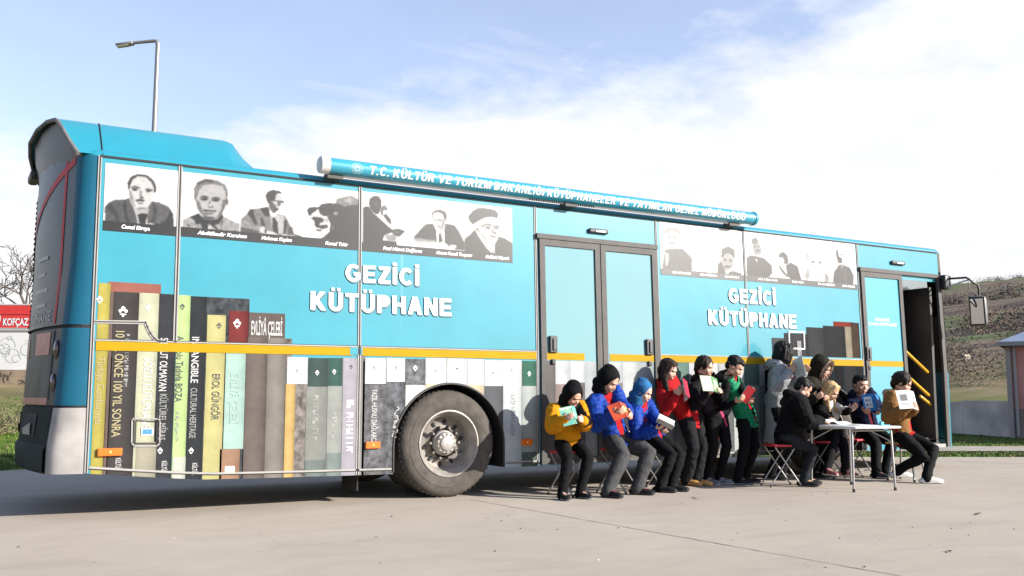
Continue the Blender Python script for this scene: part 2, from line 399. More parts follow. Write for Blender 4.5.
for i in range(len(zs)-1):
    z0, z1 = zs[i], zs[i+1]; zm = (z0+z1)/2
    for j in range(len(YF)-1):
        ya, yb_ = YF[j], YF[j+1]; ym = min((ya+yb_)/2, 2.55-(ya+yb_)/2)
        # rear
        if z0 in (.955, 1.645): m = gap_m
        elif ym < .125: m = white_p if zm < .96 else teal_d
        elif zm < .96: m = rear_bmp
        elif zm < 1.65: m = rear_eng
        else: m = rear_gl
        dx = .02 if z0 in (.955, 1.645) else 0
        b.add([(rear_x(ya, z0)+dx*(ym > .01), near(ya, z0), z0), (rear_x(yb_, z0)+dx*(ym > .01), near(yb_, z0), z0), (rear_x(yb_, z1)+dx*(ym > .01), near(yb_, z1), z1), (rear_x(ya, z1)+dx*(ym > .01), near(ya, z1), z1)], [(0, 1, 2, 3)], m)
        # front
        zz0 = .29 if i == 0 else z0
        m = teal if zm < 1.39 else (gray_f if ym < .05 and zm > 2.9 else black_g if ym < .4 or zm > 2.9 else wind_g)
        b.add([(front_x(ya, zz0), near(ya, zz0), zz0), (front_x(yb_, zz0), near(yb_, zz0), zz0), (front_x(yb_, z1), near(yb_, z1), z1), (front_x(ya, z1), near(ya, z1), z1)], [(0, 1, 2, 3)], m)
    # far side
    for xa, xb in zip(xs[:-1], xs[1:]):
        la, lb = (max(z0, bottom(xa)), max(z0, bottom(xb))) if i < 4 else (z0, z0)
        if i == 0: la, lb = bottom(xa), bottom(xb)
        if la >= z1 and lb >= z1: continue
        b.add([(xa, 2.55-ys(la), min(la, z1)), (xb, 2.55-ys(lb), min(lb, z1)), (xb, 2.55-ys(z1), z1), (xa, 2.55-ys(z1), z1)], [(0, 1, 2, 3)], teal)
# roof rings
def ring(inset, z):
    L = [(11.745-(11.745-0)*t, inset) for t in np.linspace(0, 1, 13)]
    k = 1-inset/1.275
    def y_(Y): return 1.275+(near(Y, 3.19)-1.275)*(1-(inset-.05)/1.225)
    P = []
    for t in np.linspace(0, 1, 25): P.append((11.745*t, y_(0), z))
    for Y in YF[1:-1]: P.append((front_x(Y, 3.19)-(inset-.05), y_(Y), z))
    for t in np.linspace(1, 0, 25): P.append((11.745*t, y_(2.55), z))
    for Y in YF[::-1][1:-1]: P.append((rear_x(Y, 3.19)+(inset-.05), y_(Y), z))
    return P
rings = [ring(.05, 3.19), ring(.058, 3.225), ring(.085, 3.25), ring(.16, 3.268), ring(.5, 3.275)]
n = len(rings[0]); o = []
for r_ in rings: o += r_
fs = [(i*n+j, i*n+(j+1) % n, (i+1)*n+(j+1) % n, (i+1)*n+j) for i in range(len(rings)-1) for j in range(n)]
fs.append(tuple((len(rings)-1)*n+j for j in range(n)))
b.add(o, fs, dteal)
# rear lamp hollows and tail lamp ovals of the rear corner
b.build('body', bus, smooth=38, weld=.0004)

# ---- underbody, wheel wells, interior
u = MB()
for x0, x1, y0, y1 in ((.05, 2.80, .03, 2.5), (2.80, 4.18, .62, 1.9), (4.18, 8.5, .03, 2.5), (8.5, 9.9, .62, 1.9), (9.9, 11.9, .03, 2.5)):
    u.add([(x0, y0, .405), (x1, y0, .405), (x1, y1, .405), (x0, y1, .405)], [(0, 1, 2, 3)], dark_under)
for cx, cz, r in AX:
    for ya, yb_ in ((.004, .62), (1.9, 2.546)):
        N = 24; v = []
        for k in range(N+1):
            a = math.pi*k/N; v += [(cx-r*math.cos(a), ya, cz+r*math.sin(a)), (cx-r*math.cos(a), yb_, cz+r*math.sin(a))]
        v += [(cx-r, ya, .29), (cx-r, yb_, .29), (cx+r, ya, .29), (cx+r, yb_, .29)]
        f = [(2*k, 2*k+2, 2*k+3, 2*k+1) for k in range(N)]
        L = 2*(N+1); f += [(0, 1, L+1, L), (2*N, 2*N+1, L+3, L+2)]
        u.add(v, f, dark_under)
        yi = yb_ if ya < 1 else ya
        w = [(cx-r*math.cos(math.pi*k/N), yi, cz+r*math.sin(math.pi*k/N)) for k in range(N+1)]+[(cx+r, yi, .29), (cx-r, yi, .29)]
        u.add(w, [tuple(range(len(w)))], dark_under)
    u.tube([(cx-.04, .45, .5), (cx-.04, 2.1, .5)], .09, dark_under)
u.box((5.5, 1.2, .36), (5, 1.2, .07), dark_under); u.box((1.6, 1.25, .40), (2.2, 1.3, .1), dark_under)
u.build('underbody', bus)
mf = MB(); p = at(342, 484, .35); mf.box((2.52, .33, .26), (.012, .42, .30), rubber_k); mf.build('mudflap', bus)
it = MB()
dark_in = mat('dark_interior', (.030, .026, .023), rough=.6, var=.2); brown_in = mat('brown_tinted_partition', (.42, .36, .31), rough=.4, var=.1, scale=3)
it.box((11.2, 1.28, .41), (1.1, 2.3, .03), dark_in); it.box((11.25, .22, .34), (.86, .36, .03), dark_in)
it.box((10.72, 1.28, 1.7), (.03, 2.4, 2.5), dark_in); it.box((11.15, 2.45, 1.7), (1.3, .03, 2.5), dark_in); it.box((11.2, 1.2, 3.0), (1.2, 2.3, .03), dark_in)
it.box((11.2, .95, 1.55), (1.0, .03, 2.1), brown_in); it.box((11.5, .95, 1.5), (.10, .05, 2.2), black_p)
it.build('cab_interior', bus)

# ---- roof fairing at the rear
hp = MB()
sec = [(.055, 3.20), (.15, 3.31), (.28, 3.45), (.385, 3.552), (.43, 3.575), (.62, 3.592), (.9, 3.575), (1.275, 3.525), (1.6, 3.46), (1.85, 3.40), (2.1, 3.33), (2.3, 3.27), (2.495, 3.20)]
def hx(Y): return rear_x(Y, 3.19)-.10*(1-abs(Y-1.275)/1.275*.999)**.35
def hrow(kind):
    o = []
    for Y, z in sec:
        if kind == 0: o.append((hx(Y), Y, z))
        elif kind == 1: o.append((.02, Y, z))
        elif kind == 2: o.append((1.17, Y, z))
        elif kind == 3: o.append((1.25, Y, 3.20+(z-3.20)*.94))
        else: o.append((1.60-.12*((z-3.2)/.44), Y, 3.20+.03*((z-3.2)/.44)))
    return o
rows = [hrow(k) for k in range(5)]; n = len(sec); v = sum(rows, [])
hp.add(v, [(i*n+j, i*n+j+1, (i+1)*n+j+1, (i+1)*n+j) for i in range(4) for j in range(n-1)], dteal)
hp.build('roof_fairing', bus, smooth=30)
hg = MB(); hg.tube([(.02, Y-.004*(Y < 1.2), z+.004) for Y, z in sec], .005, gap_m, n=6); hg.build('fairing_seam', bus)
rm = MB()
gray_rim = mat('grey_fairing_rim', (.13, .125, .12), rough=.6, var=.3, scale=9)
rm.tube([(hx(Y)-.005, Y, z-.012) for Y, z in sec], .020, gray_rim, n=10)
rm.build('fairing_rim', bus, smooth=60)
rp = MB(); inner = [(hx(Y)+.03, Y, z-.012) for Y, z in sec]; low = [(rear_x(Y, 3.19)+.002, near(Y, 3.19), 3.17) for Y, z in sec]
rp.add(inner+low, [(j, j+1, n+j+1, n+j) for j in range(n-1)], rear_gl); rp.build('fairing_back_panel', bus, smooth=40)
cm = MB(); cm.box((-.40, 1.86, 3.30), (.10, .42, .10), black_p, bev=.03); cm.build('rear_camera_housing', bus)

# ---- rear details
def rear_pt(Y, z, off=.004):
    e = .002
    nx = Vector((-1, 0, 0)) if not .01 < Y < 2.54 else Vector((-1, (rear_x(Y+.01, z)-rear_x(Y-.01, z))/.02, 0)).normalized()
    return Vector((rear_x(Y, z), near(Y, z), z))+nx*off
def rear_strip(mb, pts, w, m, off=.004, horiz=False):
    v = []
    for Y, z in pts:
        d = (0, w/2) if horiz else (w/2, 0)
        v += [rear_pt(Y-d[0], z-d[1], off), rear_pt(Y+d[0], z+d[1], off)]
    mb.add(v, [(2*k, 2*k+2, 2*k+3, 2*k+1) for k in range(len(pts)-1)], m)
r1 = MB()
rear_strip(r1, [(.30, z) for z in np.linspace(1.69, 3.17, 12)], .045, red_v)
rear_strip(r1, [(.14+t*1.5, 3.155-.55*t-.12*t*t) for t in np.linspace(0, 1, 14)], .07, red_v, horiz=True)
r1.build('red_trim', bus)
r2 = MB()
for q, (z, Y0, Y1) in enumerate(((2.32, .62, 1.0), (2.17, .7, .95), (2.02, .58, 1.05), (1.95-.07, .6, .95))):
    rear_strip(r2, [(Y, z) for Y in np.linspace(Y0, Y1, 6)], .035, mat('faded_rear_print', (.24, .24, .23), rough=.4), horiz=True)
tv, tf = text_mesh('KÜTÜPHANE', .015); mx_ = max(p[0] for p in tv)
r2.add([rear_pt(1.45-p[0]/mx_*1.05, 1.725+p[1]*.13, .005) for p in tv], tf, mat('faded_rear_print', (.24, .24, .23)))
r2.build('rear_lettering', bus)
r3 = MB()
for k in range(26):
    z = 3.0-k*.052
    r3.add([rear_pt(1.55, z, .004), rear_pt(2.1, z, .004), rear_pt(2.1, z-.03, .014), rear_pt(1.55, z-.03, .014)], [(0, 1, 2, 3)], black_p)
rear_strip(r3, [(1.82, z) for z in np.linspace(1.7, 3.03, 5)], .6, gap_m, off=.003)
r3.build('vent_grille', bus)
for z in (1.46, 1.17):
    for Y in (.19, 2.36):
        r4 = MB(); c = rear_pt(Y, z, .003); r4.ell(c, (.025, .055, .085), mat('smoked_tail_lens', (.05, .03, .04), rough=.15, coat=.5))
        r4.build('tail_lamp', bus, smooth=180)
r5 = MB(); rear_strip(r5, [(.27, z) for z in np.linspace(1.02, 1.63, 6)], .035, gap_m, off=.004); r5.build('hatch_gap', bus); r5 = MB()
rear_strip(r5, [(2.28, z) for z in np.linspace(1.02, 1.63, 6)], .035, gap_m, off=.004)
r5.build('hatch_gap', bus)
r6 = MB()
rear_strip(r6, [(Y, 1.01) for Y in np.linspace(.30, 2.25, 12)], .06, red_f, horiz=True)
rear_strip(r6, [(Y, 1.52) for Y in np.linspace(.36, .8, 6)], .20, red_f, horiz=True); rear_strip(r6, [(Y, 1.50) for Y in np.linspace(1.15, 1.7, 6)], .16, red_f, horiz=True)
r6.build('faded_red_print', bus)
r7 = MB()
for Y in (.75, 1.8):
    v = [rear_pt(Y-.25, .70, .006), rear_pt(Y+.25, .70, .006), rear_pt(Y+.25, .90, .006), rear_pt(Y-.25, .90, .006)]; r7.add(v, [(0, 1, 2, 3)], gap_m)
    v = [rear_pt(Y-.12, .71, .012), rear_pt(Y+.2, .71, .012), rear_pt(Y+.2, .76, .02), rear_pt(Y-.12, .82, .02)]; r7.add(v, [(0, 1, 2, 3)], alu)
for k in range(19):
    Y0 = .125+k*.121; v = []
    for Y in (Y0, Y0+.121): v += [rear_pt(Y, .40, .002), rear_pt(Y, .42, .022), rear_pt(Y, .60, .026), rear_pt(Y, .635, .002)]
    r7.add(v, [(0, 1, 5, 4), (1, 2, 6, 5), (2, 3, 7, 6)], rear_bmp)
r7.build('rear_bumper', bus, smooth=50)

# ================================================================== printed side
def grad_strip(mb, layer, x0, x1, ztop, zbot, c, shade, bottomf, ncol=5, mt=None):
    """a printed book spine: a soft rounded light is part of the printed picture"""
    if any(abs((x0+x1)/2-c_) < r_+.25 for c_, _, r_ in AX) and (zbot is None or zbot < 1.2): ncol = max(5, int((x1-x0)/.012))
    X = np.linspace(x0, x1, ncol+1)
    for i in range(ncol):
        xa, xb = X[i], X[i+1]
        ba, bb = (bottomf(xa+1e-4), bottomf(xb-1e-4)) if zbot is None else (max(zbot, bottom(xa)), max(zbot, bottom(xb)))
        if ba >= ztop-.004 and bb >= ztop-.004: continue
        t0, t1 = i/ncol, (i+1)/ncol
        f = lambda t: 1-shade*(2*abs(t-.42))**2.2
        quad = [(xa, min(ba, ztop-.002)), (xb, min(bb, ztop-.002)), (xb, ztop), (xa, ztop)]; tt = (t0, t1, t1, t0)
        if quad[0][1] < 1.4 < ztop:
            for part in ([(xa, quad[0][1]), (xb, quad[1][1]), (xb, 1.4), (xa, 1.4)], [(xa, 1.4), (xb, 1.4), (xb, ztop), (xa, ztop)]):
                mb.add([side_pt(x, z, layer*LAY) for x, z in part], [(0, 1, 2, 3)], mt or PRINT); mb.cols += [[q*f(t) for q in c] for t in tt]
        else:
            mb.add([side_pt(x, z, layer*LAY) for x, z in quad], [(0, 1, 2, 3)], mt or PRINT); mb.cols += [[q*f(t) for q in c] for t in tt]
PRINT = attr_mat('printed_book_spines', rough=.75, coat=.0, spec=.06, noise=.16, scale=5)
PRINTM = attr_mat('printed_marbled_spines', rough=.75, coat=.0, spec=.06, noise=.8, scale=11)
def skirt(X): return bottom(X)+.0005
wr = MB(); wr.cols = []
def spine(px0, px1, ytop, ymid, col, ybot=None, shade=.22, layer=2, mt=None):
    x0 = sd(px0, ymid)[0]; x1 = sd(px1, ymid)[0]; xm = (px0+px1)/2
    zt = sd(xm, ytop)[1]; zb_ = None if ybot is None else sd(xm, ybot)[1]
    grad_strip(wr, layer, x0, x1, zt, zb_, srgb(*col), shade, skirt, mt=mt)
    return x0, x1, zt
G = (92, 90, 90)
# cover boards behind the spines
spine(108, 161, 283, 288, (168, 108, 96), ybot=300, shade=.1, layer=1)
spine(190, 249.4, 297.5, 310, (78, 82, 86), layer=1, shade=.05, mt=PRINTM)
spine(206, 229, 320, 400, (98, 96, 94), layer=1, shade=.05, mt=PRINTM)
spine(246, 285, 313, 325, (112, 100, 95), layer=1, shade=.08)
spine(246, 290, 338, 420, (128, 120, 112), layer=1, shade=.05, mt=PRINTM)
spine(283, 309, 384, 430, (140, 133, 128), layer=1, shade=.05, mt=PRINTM)
spine(322, 331, 358, 430, (140, 140, 138), layer=1, shade=.05)
spine(338, 345, 358, 430, (120, 122, 120), layer=1, shade=.05)
spine(359, 364, 352, 430, (150, 148, 146), layer=1, shade=.05)
spine(362, 538, 360, 430, (150, 150, 148), layer=1, shade=.02)
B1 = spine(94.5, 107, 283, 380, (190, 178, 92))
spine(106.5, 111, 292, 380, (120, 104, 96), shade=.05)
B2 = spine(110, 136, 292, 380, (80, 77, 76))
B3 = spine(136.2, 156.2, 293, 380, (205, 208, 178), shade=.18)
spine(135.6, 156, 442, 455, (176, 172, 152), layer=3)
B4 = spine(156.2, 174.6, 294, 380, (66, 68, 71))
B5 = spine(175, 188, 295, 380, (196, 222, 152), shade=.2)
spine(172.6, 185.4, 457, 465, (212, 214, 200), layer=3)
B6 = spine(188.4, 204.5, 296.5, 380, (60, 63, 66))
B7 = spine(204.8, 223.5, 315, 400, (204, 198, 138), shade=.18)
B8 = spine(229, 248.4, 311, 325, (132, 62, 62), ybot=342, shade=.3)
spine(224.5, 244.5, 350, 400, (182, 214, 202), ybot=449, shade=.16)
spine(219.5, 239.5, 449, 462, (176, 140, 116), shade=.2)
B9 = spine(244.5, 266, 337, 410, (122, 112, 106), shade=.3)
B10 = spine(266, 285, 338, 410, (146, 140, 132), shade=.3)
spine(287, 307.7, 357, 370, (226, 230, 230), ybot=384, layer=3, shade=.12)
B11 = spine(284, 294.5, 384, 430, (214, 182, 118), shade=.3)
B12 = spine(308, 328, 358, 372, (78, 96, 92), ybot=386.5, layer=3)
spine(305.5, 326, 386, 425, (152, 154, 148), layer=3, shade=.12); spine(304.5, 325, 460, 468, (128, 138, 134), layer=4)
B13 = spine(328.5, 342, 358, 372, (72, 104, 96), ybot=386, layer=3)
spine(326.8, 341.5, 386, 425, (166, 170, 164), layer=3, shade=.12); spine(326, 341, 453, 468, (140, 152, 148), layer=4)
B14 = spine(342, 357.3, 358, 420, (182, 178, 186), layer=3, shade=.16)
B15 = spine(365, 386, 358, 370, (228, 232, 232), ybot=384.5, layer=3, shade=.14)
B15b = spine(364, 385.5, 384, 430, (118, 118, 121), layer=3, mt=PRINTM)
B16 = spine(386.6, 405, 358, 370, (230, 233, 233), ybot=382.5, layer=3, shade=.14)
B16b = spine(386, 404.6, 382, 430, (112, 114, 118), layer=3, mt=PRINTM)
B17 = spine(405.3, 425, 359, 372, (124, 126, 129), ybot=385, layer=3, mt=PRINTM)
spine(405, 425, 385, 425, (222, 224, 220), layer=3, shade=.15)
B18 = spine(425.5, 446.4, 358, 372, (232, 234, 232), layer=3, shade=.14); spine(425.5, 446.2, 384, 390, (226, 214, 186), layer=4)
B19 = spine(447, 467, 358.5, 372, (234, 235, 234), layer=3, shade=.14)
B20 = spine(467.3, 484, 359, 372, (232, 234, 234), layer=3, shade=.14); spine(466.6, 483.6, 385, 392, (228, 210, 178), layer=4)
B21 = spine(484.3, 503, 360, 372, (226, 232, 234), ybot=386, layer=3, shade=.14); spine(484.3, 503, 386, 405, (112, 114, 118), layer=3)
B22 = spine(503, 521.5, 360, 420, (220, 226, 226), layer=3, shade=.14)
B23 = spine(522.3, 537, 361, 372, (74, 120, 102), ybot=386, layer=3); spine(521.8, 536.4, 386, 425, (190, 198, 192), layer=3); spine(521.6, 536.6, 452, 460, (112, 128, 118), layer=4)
# from the middle door to the front door
xr = sd(660, 400)[0]
for k, (w, top, c1, c2) in enumerate([(.24, 1.46, (205, 208, 208), (170, 172, 170)), (.22, 1.455, (120, 150, 138), (196, 200, 196)), (.26, 1.465, (216, 219, 219), (140, 140, 142)), (.22, 1.455, (226, 228, 228), (190, 182, 170)),
                                    (.24, 1.46, (190, 194, 194), (120, 122, 124)), (.2, 1.45, (220, 223, 223), (204, 208, 206)), (.26, 1.46, (110, 132, 122), (180, 184, 180)), (.1, 1.46, (196, 196, 196), (150, 150, 150))]):
    grad_strip(wr, 3, xr, xr+w-.008, top, top-.28, srgb(*c1), .16, skirt); grad_strip(wr, 3, xr, xr+w-.008, top-.28, None, srgb(*c2), .16, skirt); xr += w
while xr < 9.9:
    w = min(random.choice([.2, .26, .31]), 9.93-xr); g = random.choice([26, 34, 40, 48]); grad_strip(wr, 3, xr, xr+w-.008, 1.46, None, srgb(g, g, g+3), .25, skirt); xr += w
for px0, px1, yt, c in ((772, 785, 338, (112, 116, 118)), (784.5, 808, 333.5, (92, 92, 95)), (807, 824, 327.5, (86, 88, 90)), (824, 845.5, 326.2, (66, 68, 70)), (834.5, 855, 322, (176, 74, 62)), (845.5, 852, 326.8, (196, 186, 160)), (852, 860, 322.8, (98, 78, 66))):
    ym = 345; x0 = sd(px0, ym)[0]; x1 = min(sd(px1, ym)[0], 9.935); zt = sd((px0+px1)/2, yt)[1]
    grad_strip(wr, 1 if c[0] == 176 else 3, x0, x1, zt, 1.565, srgb(*[q*.78 for q in c]), .22, skirt)
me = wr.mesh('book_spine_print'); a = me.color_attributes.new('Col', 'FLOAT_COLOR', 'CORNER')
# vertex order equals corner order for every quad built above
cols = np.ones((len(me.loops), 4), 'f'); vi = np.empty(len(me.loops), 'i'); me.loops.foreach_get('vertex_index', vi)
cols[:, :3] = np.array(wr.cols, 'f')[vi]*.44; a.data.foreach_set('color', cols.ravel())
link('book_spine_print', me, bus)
# shared cover titles
TL = MB()
ink = mat('printed_dark_ink', (.05, .05, .05), rough=.4); pale = mat('printed_pale_ink', (.42, .42, .41), rough=.5); gold = mat('printed_gold_ink', (.33, .28, .14), rough=.5); print_w = mat('printed_white_ink', (.5, .5, .48), rough=.5); mid_ink = mat('printed_grey_ink', (.25, .25, .24), rough=.4)
blueg = mat('printed_teal_ink', (.25, .36, .33), rough=.4)
def down(txt, px, y0, y1, cap, m, up=False, ymid=None):
    cap *= .86; TL = MB(); ym = ymid or (y0+y1)/2; xc = sd(px, ym)[0]; side_text_down(TL, txt, xc, sd(px, y0)[1], sd(px, y1)[1], cap, m, 5, up=up); TL.build('spine_title', bus, fix=False)
def bars(px, y0, y1, cap, m):
    # print too small to read: short strokes the size of letters
    TL = MB(); rr = random.Random(int(px*10)); xc, za = sd(px, y0); zb2 = sd(px, y1)[1]; z = za
    while z > zb2:
        h = cap*rr.uniform(.35, .6)
        if rr.random() > .14:
            side_rect(TL, xc-cap/2, xc+cap/2, z-h*.22, z, m, 5)
            if rr.random() > .3: side_rect(TL, xc-cap/2+cap*rr.choice([0, .4, .8]), xc-cap/2+cap*rr.choice([.5, 1.]), z-h, z-h*.22, m, 5)
        z -= h*1.25
    TL.build('spine_title', bus, fix=False)
down('Türkiye Cumhuriyeti', 100, 357, 424, .07, gold)
down('10 YIL ÖNCE 100 YIL SONRA', 118, 331, 437, .085, gold)
bars(127.5, 334, 388, .035, mid_ink)
down('SÖZLÜ KÜTÜPHANE', 147, 358, 428, .085, print_w)
down('SOMUT OLMAYAN', 163.5, 338, 391, .075, print_w); down('KÜLTÜREL MİRAS', 162.5, 394, 440, .07, mid_ink)
down('Anadolu Tadıyla BOZA', 179.5, 336, 402, .07, ink); bars(177.5, 410, 440, .03, mid_ink)
down('INTANGIBLE', 195, 337, 383, .075, print_w); down('CULTURAL HERITAGE', 193, 388, 438, .065, mid_ink)
down('EROL GÜNGÖR', 215.5, 374, 420, .08, ink)
down('EVLİYÂ ÇELEBİ', 234, 374, 424, .085, blueg)
TL = MB(); x0, z0 = sd(251, 337); x1, _ = sd(282, 337); side_text(TL, 'EVLİYÂ ÇELEBİ', x0, x1, sd(266, 335)[1], .13, pale, 4); TL.build('cover_title', bus, fix=False)
bars(315.5, 395, 440, .06, mid_ink); bars(334.5, 402, 440, .06, mid_ink); bars(350, 400, 450, .07, vinyl_w)
down('FAZIL HÜSNÜ DAĞLARCA', 374, 390, 444, .065, pale); down('ARİF NİHAT ASYA', 512.5, 394, 436, .06, mid_ink)
for px, y in ((117, 458), (163, 461), (193.5, 463)):
    down('KÜLTÜR', px+1, y, y+12, .05, print_w)
# little tulip emblem of the press, a mark of three petals on a stem
def emblem(px, y, h, m):
    X, Z = sd(px, y); TL = MB()
    for dx, dz, w, hh in ((0, .35, .22, .5), (-.28, .1, .16, .36), (.28, .1, .16, .36), (0, -.25, .34, .14), (0, -.42, .12, .2)):
        P = [(X+h*(dx+w*math.cos(t)), Z+h*(dz+hh*.5*math.sin(t))) for t in np.linspace(0, 2*math.pi, 11)[:-1]]
        side_geom(TL, P, [tuple(range(10))], m, 6)
    TL.build('press_emblem', bus, fix=False)
for px, y, h, m in ((99.5, 300, .06, vinyl_w), (123, 312, .085, vinyl_w), (148, 308, .05, vinyl_w), (182.5, 307, .05, ink), (219, 326, .05, ink), (237, 324, .08, vinyl_w), (297, 371, .035, mid_ink), (317, 373, .045, vinyl_w), (334, 372, .045, vinyl_w),
                    (351, 367, .04, ink), (374, 368, .035, mid_ink), (396, 368, .035, mid_ink), (415, 368.5, .055, vinyl_w), (435.5, 371, .03, mid_ink), (457, 369, .03, ink), (493, 373, .03, mid_ink), (511.5, 370, .03, mid_ink), (529, 374, .05, vinyl_w),
                    (110.5, 453.5, .045, vinyl_w), (160, 451, .05, vinyl_w), (191, 451, .05, vinyl_w)):
    emblem(px, y, h, m)
TL = MB(); x0, z0 = sd(224.5, 474); side_rect(TL, x0, x0+.09, z0, z0+.07, mat('cream_print', (.7, .62, .5), rough=.5), 4); TL.build('cover_label', bus, fix=False)
# signature squiggle and thumb-worn scribbles printed on the grey covers
def squig(px, y, s, seed, m=ink, w=.012, n=9):
    TL = MB(); rr = random.Random(seed); X, Z = sd(px, y); P = [(X, Z)]
    for k in range(n): P.append((X+s*rr.uniform(-.6, .6), Z-s*k/n*1.4+s*rr.uniform(-.2, .2)))
    side_line(TL, P, w, m, 5); TL.build('cover_scribble', bus, fix=False)
TL = MB(); X0_, Z0_ = sd(397, 408); P_ = [(X0_+.035*math.sin(k*1.9)*(1-.3*math.sin(k*.5))-.006*k*.2, Z0_-.0105*k+.012*math.cos(k*1.3)) for k in range(28)]
side_line(TL, P_, .008, pale, 5); TL.build('signature', bus, fix=False)

# ---- yellow belt line, gaps and trim
ZY0, ZY1 = 1.452, 1.532
for x0, x1 in ((0.03, 2.40), (2.50, 4.575), (6.30, 9.94)):
    st = MB(); side_rect(st, x0, x1, ZY0, ZY1, yellow, 6); st.build('belt_stripe', bus, fix=False)
gp = MB()
def vgap(X, z0, z1, w=.028):
    side_rect(gp, X-w/2, X+w/2, z0, z1, alu, 7); side_rect(gp, X-w*.16, X+w*.2, z0, z1, gap_m, 8)
vgap(.0, .40, 3.19, .03); vgap(.692, 1.54, 3.185, .036); vgap(2.468, .28, 3.185, .034); vgap(4.572, .29, 3.185, .03)
vgap(6.315, .30, 3.185, .026); vgap(7.771, 1.54, 3.185, .026); vgap(9.95, .30, 3.185, .03)
side_rect(gp, 0, 11.745, 3.178, 3.196, gap_m, 9)
side_rect(gp, .02, 4.56, 1.536, 1.548, alu, 7); side_rect(gp, .02, 4.56, 1.548, 1.553, gap_m, 8); side_rect(gp, 6.33, 9.93, 1.536, 1.546, alu, 7)
pts = [sd(*q) for q in ((95, 321.7), (145.5, 322.5), (147, 327), (150, 333), (154, 338.5), (159.5, 341.6), (166, 342))]
side_line(gp, pts, .03, alu, 7); side_line(gp, pts, .010, gap_m, 8)
for x0, x1 in ((.02, 2.83), (4.16, 4.57), (6.32, 8.5)):
    X = np.linspace(x0, x1, 9)
    for a_, b_ in zip(X[:-1], X[1:]): side_geom(gp, [(a_, zb(a_)+.045), (b_, zb(b_)+.045), (b_, zb(b_)+.062), (a_, zb(a_)+.062)], [(0, 1, 2, 3)], alu, 7); side_geom(gp, [(a_, zb(a_)+.038), (b_, zb(b_)+.038), (b_, zb(b_)+.045), (a_, zb(a_)+.045)], [(0, 1, 2, 3)], gap_m, 7)
side_rect(gp, 2.37, 2.50, 1.46, 1.535, teal, 7)
gp.build('panel_seam', bus, fix=False)
# wheel arch lip
for cx, cz, r in AX:
    al = MB(); al.tube([(cx-r*math.cos(t), -.004, cz+r*math.sin(t)) for t in np.linspace(0, math.pi, 33)], .012, black_p, n=6)
    for s in (-1, 1): al.tube([(cx+s*r, -.004, cz), (cx+s*r, -.004, .29)], .012, black_p, n=6)
    al.build('wheel_arch_lip', bus)
fl = MB()
def rrect(mb, px, w, m, layer):
    P = [sd(*q) for q in px]; side_line(mb, P+[P[0]], w, m, layer)
rrect(fl, [(134, 418), (158, 419), (160, 421), (159.5, 443), (157, 446), (134, 446), (131.5, 443), (132, 420)], .012, alu, 9)
rrect(fl, [(136, 420.5), (156.5, 421.5), (156.5, 443.5), (135, 443.5)], .008, gap_m, 9)
x0, z0 = sd(142, 434.5); x1, z1 = sd(152, 429); side_rect(fl, x0-.01, x1+.01, z0-.008, z1+.008, vinyl_w, 8); side_rect(fl, x0, x1, z0, z1, label_blue, 9); side_rect(fl, x0+.04, x1-.04, z0+.02, z1-.02, vinyl_w, 10)
fl.build('fuel_flap', bus, fix=False)
fh = MB()
rrect(fh, [(788.5, 331.5), (803.5, 332.3), (804, 349), (789, 348.2)], .018, vinyl_w, 10)
x0, z0 = sd(797.2, 356); x1, z1 = sd(800.4, 341); side_rect(fh, x0, x1, z0, z1, mat('grey_catch', (.20, .20, .20), rough=.6, spec=.2), 9)
fh.build('flap_frame', bus, fix=False)

# ---- big lettering
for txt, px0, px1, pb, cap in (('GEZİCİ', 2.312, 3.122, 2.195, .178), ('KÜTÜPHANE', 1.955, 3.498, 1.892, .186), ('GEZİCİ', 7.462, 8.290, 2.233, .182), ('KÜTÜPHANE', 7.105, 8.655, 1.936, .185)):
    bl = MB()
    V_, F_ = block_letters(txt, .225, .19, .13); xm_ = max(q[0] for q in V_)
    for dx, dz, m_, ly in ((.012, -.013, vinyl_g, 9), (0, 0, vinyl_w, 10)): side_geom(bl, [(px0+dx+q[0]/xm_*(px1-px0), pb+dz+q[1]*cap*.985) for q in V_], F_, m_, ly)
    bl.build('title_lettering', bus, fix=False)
dl = MB()
side_text(dl, 'KIRKLARELİ', 10.23, 10.53, 2.10, .038, vinyl_w, 14, .02); side_text(dl, 'İL HALK KÜTÜPHANESİ', 10.08, 10.68, 2.035, .038, vinyl_w, 14, .02)

